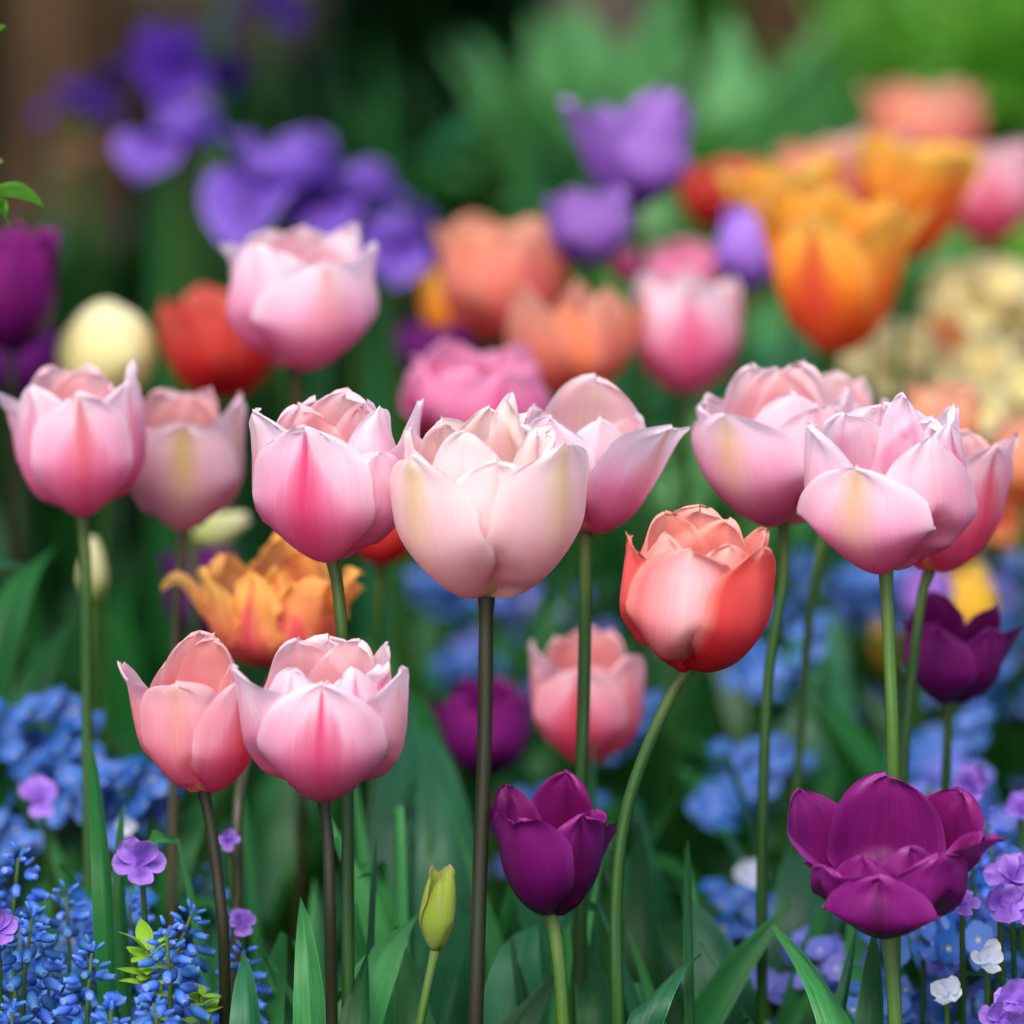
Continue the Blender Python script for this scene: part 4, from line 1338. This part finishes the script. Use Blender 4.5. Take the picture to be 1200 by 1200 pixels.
for k in range(48):
    px, d = rg.uniform(285, 1040), rg.uniform(1.53, 1.72)
    p = at(px, 1240, d)
    hh = rg.uniform(.17, .255)
    root = thing('tulip_leaf', (p.x, p.y, 0), 'narrow green leaf in the crowded band of leaves along the bottom', 'leaf', 'narrow leaves crowding the bottom of the picture')
    dx = rg.uniform(-.05, .05)
    m = blade((0, 0, 0), (dx, rg.uniform(-.01, .03), hh), rg.uniform(.007, .021), 0, .55, rg.uniform(-1.3, 1.3), (1, rg.uniform(-.4, .6), 0), 20, 6, .05, rg.uniform(0, 6), rg.choice((0, 0, 0, .15)),
              Vector((dx * rg.uniform(-.2, .6), 0, hh * .55)), rg.choice((.3, .45, .55)))
    m.build('blade', M[rg.choice(('leaf', 'leafmid', 'leafmid', 'leafblue'))], root)

# sharp leaves in front, each placed by hand
def near_leaf(base, mid, tip, w, label, mat_='leaf', side=(1, 0, 0), fold=.5, twist=0., wp=.42, wave=.04):
    pb = at(*base)
    o_ = Vector((pb.x, pb.y, 0))
    root = thing('tulip_leaf', o_, label, 'leaf')
    m = blade(pb - o_, at(*tip) - o_, w, .1, fold, twist, side, 28, 10, wave, 1.0, 0, at(*mid) - o_, wp)
    m.build('blade', M[mat_], root)
    s2 = MB()
    s2.tube([Vector((0, 0, -.003)), Vector((0, 0, (pb.z) * .5)), pb - o_ + Vector((0, 0, .004))], [.005, .0045, .004], 8)
    s2.build('sheath', M['leaf'], root)


near_leaf((395, 1330, 1.50), (428, 1165, 1.51), (492, 1068, 1.53), .021, 'wide green leaf leaning right towards the yellow-green bud', 'leafmid', (1, .3, .3))
near_leaf((430, 1330, 1.52), (438, 1130, 1.52), (440, 978, 1.54), .009, 'thin curling bluish leaf with a dark tip right of the reddish stems', 'leafblue', (.4, 1, 0), .7)
near_leaf((368, 1330, 1.48), (362, 1150, 1.48), (352, 1052, 1.50), .013, 'narrow upright leaf between the two pairs of dark stems', 'leafmid', (1, .2, 0), .6)
near_leaf((296, 1330, 1.46), (291, 1190, 1.46), (286, 1118, 1.48), .015, 'short folded bluish leaf at the foot of the low dark stems', 'leafblue', (1, .5, 0), .8)
near_leaf((130, 1260, 1.50), (120, 1010, 1.50), (106, 868, 1.56), .009, 'long narrow leaf standing up through the grape hyacinths', 'leaf', (1, .3, 0), .5, .6)
near_leaf((152, 1230, 1.52), (140, 1040, 1.53), (146, 940, 1.55), .007, 'second thinner leaf among the grape hyacinths', 'leaf', (1, .3, 0), .5, .4)
near_leaf((590, 1330, 1.55), (606, 1130, 1.56), (630, 1085, 1.58), .026, 'broad dim leaf behind the small purple tulip stem, left side', 'leafblue', (1, 0, 0))
near_leaf((700, 1330, 1.54), (700, 1180, 1.54), (668, 1085, 1.57), .017, 'leaf crossing behind the bent green stem near the bottom', 'leaf', (1, .2, 0))
near_leaf((745, 1300, 1.47), (764, 1175, 1.47), (822, 1118, 1.5), .013, 'pale edged leaf arching right at the foot of the bent stem', 'leafblue', (.7, .2, .7), .6, .5)
near_leaf((820, 1330, 1.50), (812, 1150, 1.5), (806, 985, 1.55), .008, 'thin upright leaf right of the bent green stem', 'leaf', (.5, 1, 0), .6)
near_leaf((1010, 1340, 1.46), (976, 1180, 1.46), (905, 1085, 1.5), .016, 'leaf arching left below the big open purple tulip', 'leafmid', (.8, .3, -.3), .5)
near_leaf((1010, 1330, 1.48), (1020, 1200, 1.48), (1024, 1085, 1.5), .012, 'upright leaf touching the stem of the big open purple tulip', 'leaf', (1, .1, 0), .6)
near_leaf((960, 1330, 1.49), (985, 1190, 1.49), (1004, 1088, 1.5), .008, 'grey green narrow leaf under the big open purple tulip', 'leafblue', (1, .6, 0), .7)
near_leaf((-10, 1100, 1.75), (-10, 780, 1.75), (70, 635, 1.8), .024, 'blurred leaf slanting up right at the left edge', 'leaf', (1, .3, 0), .4)
near_leaf((-30, 1100, 1.8), (20, 850, 1.8), (92, 712, 1.85), .02, 'blurred leaf slanting up right under the ivory bud', 'leaf', (1, .3, .4), .4)
near_leaf((-60, 960, 1.7), (-60, 700, 1.7), (52, 672, 1.74), .010, 'thin leaf pointing right at the left edge below the pink pair', 'leafblue', (0, .5, 1), .4)
near_leaf((470, 1250, 1.76), (470, 980, 1.76), (474, 800, 1.84), .030, 'large dim bluish leaf filling the gap right of the low pink pair', 'leafblue', (1, .1, 0), .4)
near_leaf((530, 1250, 1.7), (528, 1000, 1.7), (500, 850, 1.75), .03, 'broad dim leaf just left of the thick dark stem', 'leafblue', (1, .3, 0), .4)
near_leaf((930, 1300, 1.66), (945, 1080, 1.66), (940, 950, 1.7), .032, 'broad dark leaf left of the big open purple tulip', 'leafblue', (1, .2, 0), .4)
near_leaf((860, 1300, 1.6), (850, 1150, 1.6), (800, 1050, 1.62), .026, 'broad dark leaf right of the bent green stem', 'leafblue', (1, .2, 0), .4)
near_leaf((770, 1300, 1.6), (755, 1100, 1.6), (748, 960, 1.64), .016, 'dark olive leaf just right of the bent green stem', 'leafdark', (1, .2, 0), .4)


# ---- ground cover
def leaf_quad(m, p, dirv, L, W, up=Vector((0, 0, 1))):
    dirv = dirv.normalized()
    sd = dirv.cross(up)
    if sd.length < .05:
        sd = Vector((1, 0, 0))
    sd = sd.normalized() * W * .5
    nm = sd.cross(dirv).normalized()
    b = len(m.v)
    a = p
    pts = [a, a + dirv * L * .45 + sd - nm * W * .12, a + dirv * L * .5 - nm * 0 + nm * -W * .0, a + dirv * L * .45 - sd - nm * W * .12, a + dirv * L]
    pts[2] = a + dirv * L * .5 + nm * W * .1
    m.v += [tuple(q) for q in pts]
    m.f += [(b, b + 1, b + 2), (b, b + 2, b + 3), (b + 1, b + 4, b + 2), (b + 2, b + 4, b + 3)]
    uvp = [(.5, 0), (1, .5), (.5, .5), (0, .5), (.5, 1)]
    for f in ((0, 1, 2), (0, 2, 3), (1, 4, 2), (2, 4, 3)):
        m.uv += [uvp[k] for k in f]
        m.mi.append(0)


rg = random.Random(8)
gc = MB()
for k in range(15000):
    y = 1.2 + 4.6 * rg.random() ** 1.15
    x = rg.uniform(-1, 1) * (.5 + .25 * y)
    an = rg.uniform(0, 6.28)
    z = rg.uniform(0, .07) * (1 + .6 * noise.noise(Vector((x * 3, y * 3, 0))))
    leaf_quad(gc, Vector((x, y, max(0, z))), Vector((math.cos(an), math.sin(an), rg.uniform(.1, 1.6))), rg.uniform(.02, .05), rg.uniform(.01, .022))
o = gc.build('ground_cover', M['leafdark'])
o['kind'] = 'stuff'
o['label'] = 'low dark green leaves covering the soil between the flowers'


# ---- leafy bushes
def bush(cx, cy, rx, ry, h, n, L, mat_, label, seed, name='leafy_bush', cat='bush', base=0.0, group=None, W=.5, updir=.6):
    rng = random.Random(seed)
    root = thing(name, (cx, cy, 0), label, cat, group)
    sm = MB()
    for k in range(7):
        an = k * 2.4
        sm.tube(tube_path([(0, 0, -.01), (math.cos(an) * rx * .25, math.sin(an) * ry * .25, h * .4), (math.cos(an) * rx * .6, math.sin(an) * ry * .6, h * .75)], 8), [.006 * h / .4 * (1 - i / 10) for i in range(9)], 6)
    sm.build('branches', M['stembrown'], root)
    m = MB()
    lumps = [(Vector((rng.uniform(-.7, .7) * rx, rng.uniform(-.7, .7) * ry, base + rng.uniform(.25, .85) * (h - base))), rng.uniform(.25, .5)) for _ in range(14)]
    for k in range(n):
        c, s = rng.choice(lumps)
        v = Vector((rng.gauss(0, 1), rng.gauss(0, 1), rng.gauss(0, 1))).normalized()
        p = c + Vector((v.x * rx, v.y * ry, v.z * (h - base) * .6)) * s * rng.uniform(.5, 1.0)
        if p.z < base * .8 + .01:
            p.z = base + rng.uniform(.01, .1) * h
        dv = v + Vector((0, 0, rng.uniform(-.2, updir)))
        if dv.length < .1:
            dv = Vector((0, 0, 1))
        leaf_quad(m, p, dv, L * rng.uniform(.6, 1.2), L * W * rng.uniform(.7, 1.1))
    m.build('foliage', M[mat_], root)
    return root


def px_x(px, d):
    return (px - 600) * K * d


bush(px_x(230, 3.1), 3.05, .22, .18, .26, 1700, .045, 'leafdark', 'dim green bush of small leaves behind the red tulip, under the irises', 1)  # darker leaf colour here has the upper-left shade put into it
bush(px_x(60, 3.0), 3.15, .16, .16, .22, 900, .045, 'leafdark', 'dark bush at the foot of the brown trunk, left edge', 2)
bush(px_x(430, 3.6), 3.5, .22, .2, .30, 1300, .06, 'leafdark', 'dark green bush behind the long violet iris petals', 3)  # leaf colour darkened for the shade, as on the bush under the irises
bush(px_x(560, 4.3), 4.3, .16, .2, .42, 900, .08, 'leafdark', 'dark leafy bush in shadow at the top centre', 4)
bush(px_x(800, 3.5), 3.45, .15, .12, .31, 300, .13, 'leafpale', 'pale green broad-leaved bush above the pointed violet tulip', 5, W=.6)
bush(px_x(1010, 4.6), 4.5, .26, .2, .44, 1200, .12, 'leafbright', 'bright green large-leaved bush at the top right', 6, W=.55)
bush(px_x(1190, 4.0), 3.95, .22, .2, .40, 1000, .11, 'leafbright', 'bright green bush at the right edge behind the salmon tulips', 7, W=.5)
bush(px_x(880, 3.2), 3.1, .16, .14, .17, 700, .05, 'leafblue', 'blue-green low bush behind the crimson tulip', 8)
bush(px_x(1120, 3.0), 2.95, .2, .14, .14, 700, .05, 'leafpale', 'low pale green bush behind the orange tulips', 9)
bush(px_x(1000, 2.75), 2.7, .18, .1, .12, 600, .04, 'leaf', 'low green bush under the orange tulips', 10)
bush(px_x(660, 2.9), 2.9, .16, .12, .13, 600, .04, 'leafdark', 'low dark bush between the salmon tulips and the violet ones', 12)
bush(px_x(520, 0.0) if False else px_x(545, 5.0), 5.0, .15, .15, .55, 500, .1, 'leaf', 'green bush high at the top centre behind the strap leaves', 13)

# ---- hedge closing the garden
rngh = random.Random(88)
for i, x in enumerate((-2.6, -1.7, -.85, 0, .85, 1.7, 2.6)):
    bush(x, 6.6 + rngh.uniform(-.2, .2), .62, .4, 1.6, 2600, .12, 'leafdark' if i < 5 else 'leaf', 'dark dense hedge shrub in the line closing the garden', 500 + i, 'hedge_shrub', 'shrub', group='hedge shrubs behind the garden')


# ---- tree and post
def bark(name, a, b):
    t = NT(name)
    tc = t.n('ShaderNodeTexCoord')
    n1 = t.noise(t.scalev(tc.outputs['Object'], (22, 22, 5)), 1, 6, .65)
    n2 = t.noise(tc.outputs['Object'], 6, 3, .5)
    c = t.mix(t.ss(n1, .35, .7), a, b)
    c = t.mix(t.ss(n2, .5, .75, 0, .5), c, S(88, 92, 62))
    return t.surf(c, .9, .15, 0, None, n1, 1.0, .012)


M['bark'] = bark('brown_bark', S(84, 60, 42), S(130, 98, 68))
M['barkgrey'] = bark('grey_bark', S(120, 104, 88), S(164, 146, 126))


def tree(px, d, r, hh, label, mat_, seed, unseen_crown=True, crown_r=1.1, off=(0, 0), nl=7000):
    rng = random.Random(seed)
    x = px_x(px, d)
    y = d * math.cos(R(PITCH)) - .05
    root = thing('tree', (x, y, 0), label, 'tree')
    m = MB()
    path = tube_path([(0, 0, -.02), (r * .2, 0, hh * .3), (-r * .3, r * .2, hh * .65), (0, 0, hh)], 30)
    rows, uvs = [], []
    for i, p in enumerate(path):
        v = i / 30
        rr = r * (1.0 - .45 * v + .5 * math.exp(-v * 28))
        rows.append([p + Vector((math.cos(2 * PI * k / 20), math.sin(2 * PI * k / 20), 0)) * rr * (1 + .1 * noise.noise(Vector((math.cos(2 * PI * k / 20) * 2, math.sin(2 * PI * k / 20) * 2, v * 6 + seed)))) for k in range(20)])
        uvs.append([(k / 20, v) for k in range(20)])
    m.grid(rows, uvs, closed=True)
    for k in range(7):
        an = k * 2.4
        s = path[18 + k]
        e = s + Vector((math.cos(an) * .8, math.sin(an) * .8, .5 + .1 * k))
        m.tube(tube_path([s, s.lerp(e, .5) + Vector((0, 0, .1)), e], 8), [r * .4 * (1 - i / 10) for i in range(9)], 7)
    m.build('trunk', M[mat_], root)
    if unseen_crown:
        c = MB()
        lumps = [(Vector((off[0] + rng.uniform(-1, 1) * crown_r, off[1] + rng.uniform(-1, 1) * crown_r, hh + rng.uniform(-.3, .6))), rng.uniform(.25, .5)) for _ in range(30)]
        for k in range(nl):
            cc, s = rng.choice(lumps)
            v = Vector((rng.gauss(0, 1), rng.gauss(0, 1), rng.gauss(0, 1))).normalized()
            p = cc + v * s * rng.uniform(.5, 1)
            leaf_quad(c, p, v + Vector((0, 0, -.2)), rng.uniform(.07, .13), rng.uniform(.04, .07))
        c.build('unseen_crown', M['leafdark'], root)


tree(84, 4.2, .07, 1.7, 'brown tree trunk in shade at the upper left behind the irises', 'bark', 4, True, .95, (-.5, -.35), 14000)  # crown added out of view, low and forward, to shade the left background
tree(690, 4.1, .05, 2.4, 'greyish slender tree trunk at the top centre', 'barkgrey', 5, True, .7, (-.2, 1.5), 5000)
tree(900, 4.4, .045, 2.4, 'brown slender tree trunk between the pale and the bright bushes', 'bark', 6, True, .7, (.2, 1.5), 5000)


# ---- irises
def iris(px, py, d, W, mat_, label, seed, turn=0, leaves=3, group='violet irises', stem='stem'):
    rng = random.Random(seed)
    B = at(px, py, d)
    k = K * d
    root = thing('iris', (B.x, B.y, 0), label, 'iris', group)
    off = Vector((B.x, B.y, 0))
    sm = MB()
    sm.tube(tube_path([(0, 0, -.004), (.004, 0, B.z * .5), B - off], 14), .0055, 8)
    sm.build('stem', M[stem], root)
    a = W * k / 2
    for q in range(3):
        pm = petal_mb(a * .5, a * 1.0, dict(az=turn + 60 + 120 * q, w=1.1, op=.9, h=.8, ru=.16, pt=.1, fr=.15), rng, False)
        pm.v = [tuple(Vector(v) + B - off) for v in pm.v]
        pm.build('standard', M[mat_], root).color = (.1, 0, 0, 1)
    for q in range(3):
        an = R(turn + 120 * q - 90)
        dr = Vector((math.cos(an), math.sin(an), 0))
        b0 = B - off
        m = blade(b0, b0 + dr * a * 1.1 - Vector((0, 0, a * .40)), a * 1.15, 0, -.25, rng.uniform(-.3, .3), None, 14, 8, .09, rng.uniform(0, 6), 0, b0 + dr * a * .7 + Vector((0, 0, a * .22)), .6)
        m.build('fall', M[mat_], root).color = (.5, 0, 0, 1)
    for q in range(leaves):
        an = rng.uniform(0, 6.28)
        L = rng.uniform(.02, .06)
        blade((math.cos(an) * .01, math.sin(an) * .01, 0), (math.cos(an) * L, math.sin(an) * L, B.z * rng.uniform(.7, 1.1)), .024, .0, .2, rng.uniform(-.5, .5), None, 12, 4, 0, 0, 0, None, .15).build('leaf', M[rng.choice(('leaf', 'leafdark', 'leafblue'))], root)


iris(338, 240, 2.35, 210, 'iris', 'violet iris with a wide drooping petal, left behind the highest pale pink tulip', 1, 90)
iris(418, 255, 2.35, 160, 'iris', 'violet iris right behind the highest pale pink tulip', 2, 90)
iris(462, 302, 2.3, 130, 'iris', 'violet iris, rightmost and lowest, beside the salmon tulips', 3, 5)
iris(218, 180, 2.5, 145, 'iris', 'bright violet iris in front of the brown trunk side', 4, 80)
iris(196, 92, 2.8, 150, 'irisdark', 'dark blue-violet iris at the top left', 5, 10, group='dark irises')
iris(256, 244, 2.9, 60, 'irisdark', 'small dark iris bud left of the wide drooping violet one', 6, 10, group='dark irises')
iris(316, 14, 3.4, 90, 'irisdark', 'dark iris cut by the top edge, right of the green stems', 7, 30, group='dark irises')
iris(92, 130, 3.1, 84, 'irisdark', 'faded dark iris in front of the brown trunk', 8, 50, group='dark irises')
iris(100, 190, 3.05, 60, 'brownpetal', 'withered brownish iris under the faded dark one', 9, 80, group='dark irises')
iris(232, 118, 3.15, 56, 'brownpetal', 'withered brownish iris above the bright violet one', 10, 0, group='dark irises')


# ---- sword leaves and tall green stalks
def sword(px, d, top_py, n, label, mats_, seed, w=.022, spread=.10):
    rng = random.Random(seed)
    c = at(px, top_py, d)
    root = thing('iris_leaf_fan', (c.x, c.y, 0), label, 'leaf fan')
    for q in range(n):
        L = rng.uniform(-spread, spread)
        h = c.z * rng.uniform(.7, 1.05)
        blade((L * .15, rng.uniform(-.02, .02), 0), (L, rng.uniform(-.04, .04), h), w * rng.uniform(.7, 1.2), .03, .2, rng.uniform(-.6, .6), (1, .2, 0), 14, 4, 0, 0, rng.choice((0, 0, .1)), None, .12).build('leaf', M[rng.choice(mats_)], root)


sword(285, 2.95, 60, 5, 'fan of green iris leaves between the bright violet iris and the dark centre', ('leaf', 'stemlight'), 1, .018, .04)
sword(240, 3.2, -60, 3, 'tall bluish green stalk of leaves at the top left between the dark irises', ('leafblue',), 2, .016, .02)
sword(470, 3.3, 20, 7, 'fan of dark strap leaves at the top, left of centre', ('leafdark', 'leaf'), 3)
sword(560, 3.0, 70, 7, 'fan of greyish green strap leaves at the top centre', ('leafblue', 'leaf', 'leafdark'), 4)
sword(620, 3.1, 40, 4, 'narrow upright stalks just left of the violet tulips', ('stem', 'leaf'), 5, .014, .03)
sword(380, 3.2, 40, 6, 'fan of dark strap leaves above the long violet iris petals', ('leafdark', 'leaf'), 6)
sword(520, 3.4, -30, 6, 'arching green strap leaves touching the top edge', ('leaf', 'leafdark'), 7, .03, .14)
sword(680, 3.2, 150, 5, 'strap leaves behind the left violet tulips', ('leaf', 'leafpale'), 8)
# one wide leaf catching light
near_leaf((430, 420, 3.0), (500, 200, 2.95), (585, 128, 2.9), .026, 'wide grey-green leaf catching light at the top centre', 'leafblue', (.3, -.4, .8), .2)


# ---- cream wallflowers at the right
def cluster(px, py, d, Wpx, mat_, label, seed, n=16, size=.0155, group='cream wallflowers'):
    rng = random.Random(seed)
    B = at(px, py, d)
    root = thing('wallflower', (B.x, B.y, 0), label, 'wallflower', group)
    h = B.z
    sm = MB()
    sm.tube(tube_path([(0, 0, 0), (.003, 0, h * .5), (0, 0, h)], 10), .003, 7)
    sm.build('stem', M['stem'], root)
    rad = Wpx * .86 * K * d / 2
    base = MB()
    for q in range(4):
        merge(base, flat_petal(size, size * 1.15, None, .25, .1, PI / 2 * q, R(25), 6, 5))
    bm = base.mesh('blossom', M[mat_])
    n = int(n * .65)
    for q in range(n):
        zz = 1 - 1.7 * (q + .5) / n
        rr = math.sqrt(max(0, 1 - zz * zz))
        an = q * 2.4
        dv = Vector((rr * math.cos(an), rr * math.sin(an), zz))
        rot = dv.to_track_quat('Z', 'Y').to_matrix().to_4x4()
        o = add('blossom', bm, root, Matrix.Translation(Vector((0, 0, h)) + dv * rad * .72) @ rot @ Matrix.Rotation(rng.uniform(0, 2), 4, 'Z'))
        o.color = (rng.uniform(0, .5), rng.choice((0, 0, .6)), rng.uniform(0, .5), 1)
    small_leaves(rng, h * .9, 22, .03, .05).build('leaf_tuft', M['leaf'], root)


cluster(1168, 358, 2.35, 110, 'cream', 'largest cream flower cluster by the right edge under the salmon tulip', 1, 20)
cluster(1128, 352, 2.4, 60, 'cream', 'cream flower cluster touching the largest one on its left', 2, 12)
cluster(1058, 425, 2.3, 76, 'cream', 'cream flower cluster right of the largest orange tulip stem', 3)
cluster(1102, 412, 2.35, 44, 'parrot', 'small tan-orange flower cluster between the cream ones', 4, 10)
cluster(1150, 440, 2.25, 64, 'cream', 'cream flower cluster above the rosy tulip tip', 5)
cluster(1198, 466, 2.2, 70, 'cream', 'cream flower cluster cut by the right edge above the orange-peach tulip', 6)
cluster(1020, 420, 2.4, 44, 'cream', 'small cream flower cluster just under the largest orange tulip', 7, 10)
cluster(1140, 490, 2.15, 50, 'cream', 'cream flower cluster behind the peach tulip', 8, 12)
cluster(1168, 610, 2.1, 40, 'parrot', 'tan-orange flower cluster low by the right edge', 9, 10)
cluster(1190, 385, 2.4, 50, 'peach', 'apricot flower cluster beside the largest cream one', 10, 10)
# round pale seed head shapes left of the purple tulip
near_leaf((955, 1000, 2.05), (950, 860, 2.05), (962, 705, 2.1), .046, 'very blurred wide bluish leaf between the right-hand stems', 'leafblue', (1, 0, 0), .3)
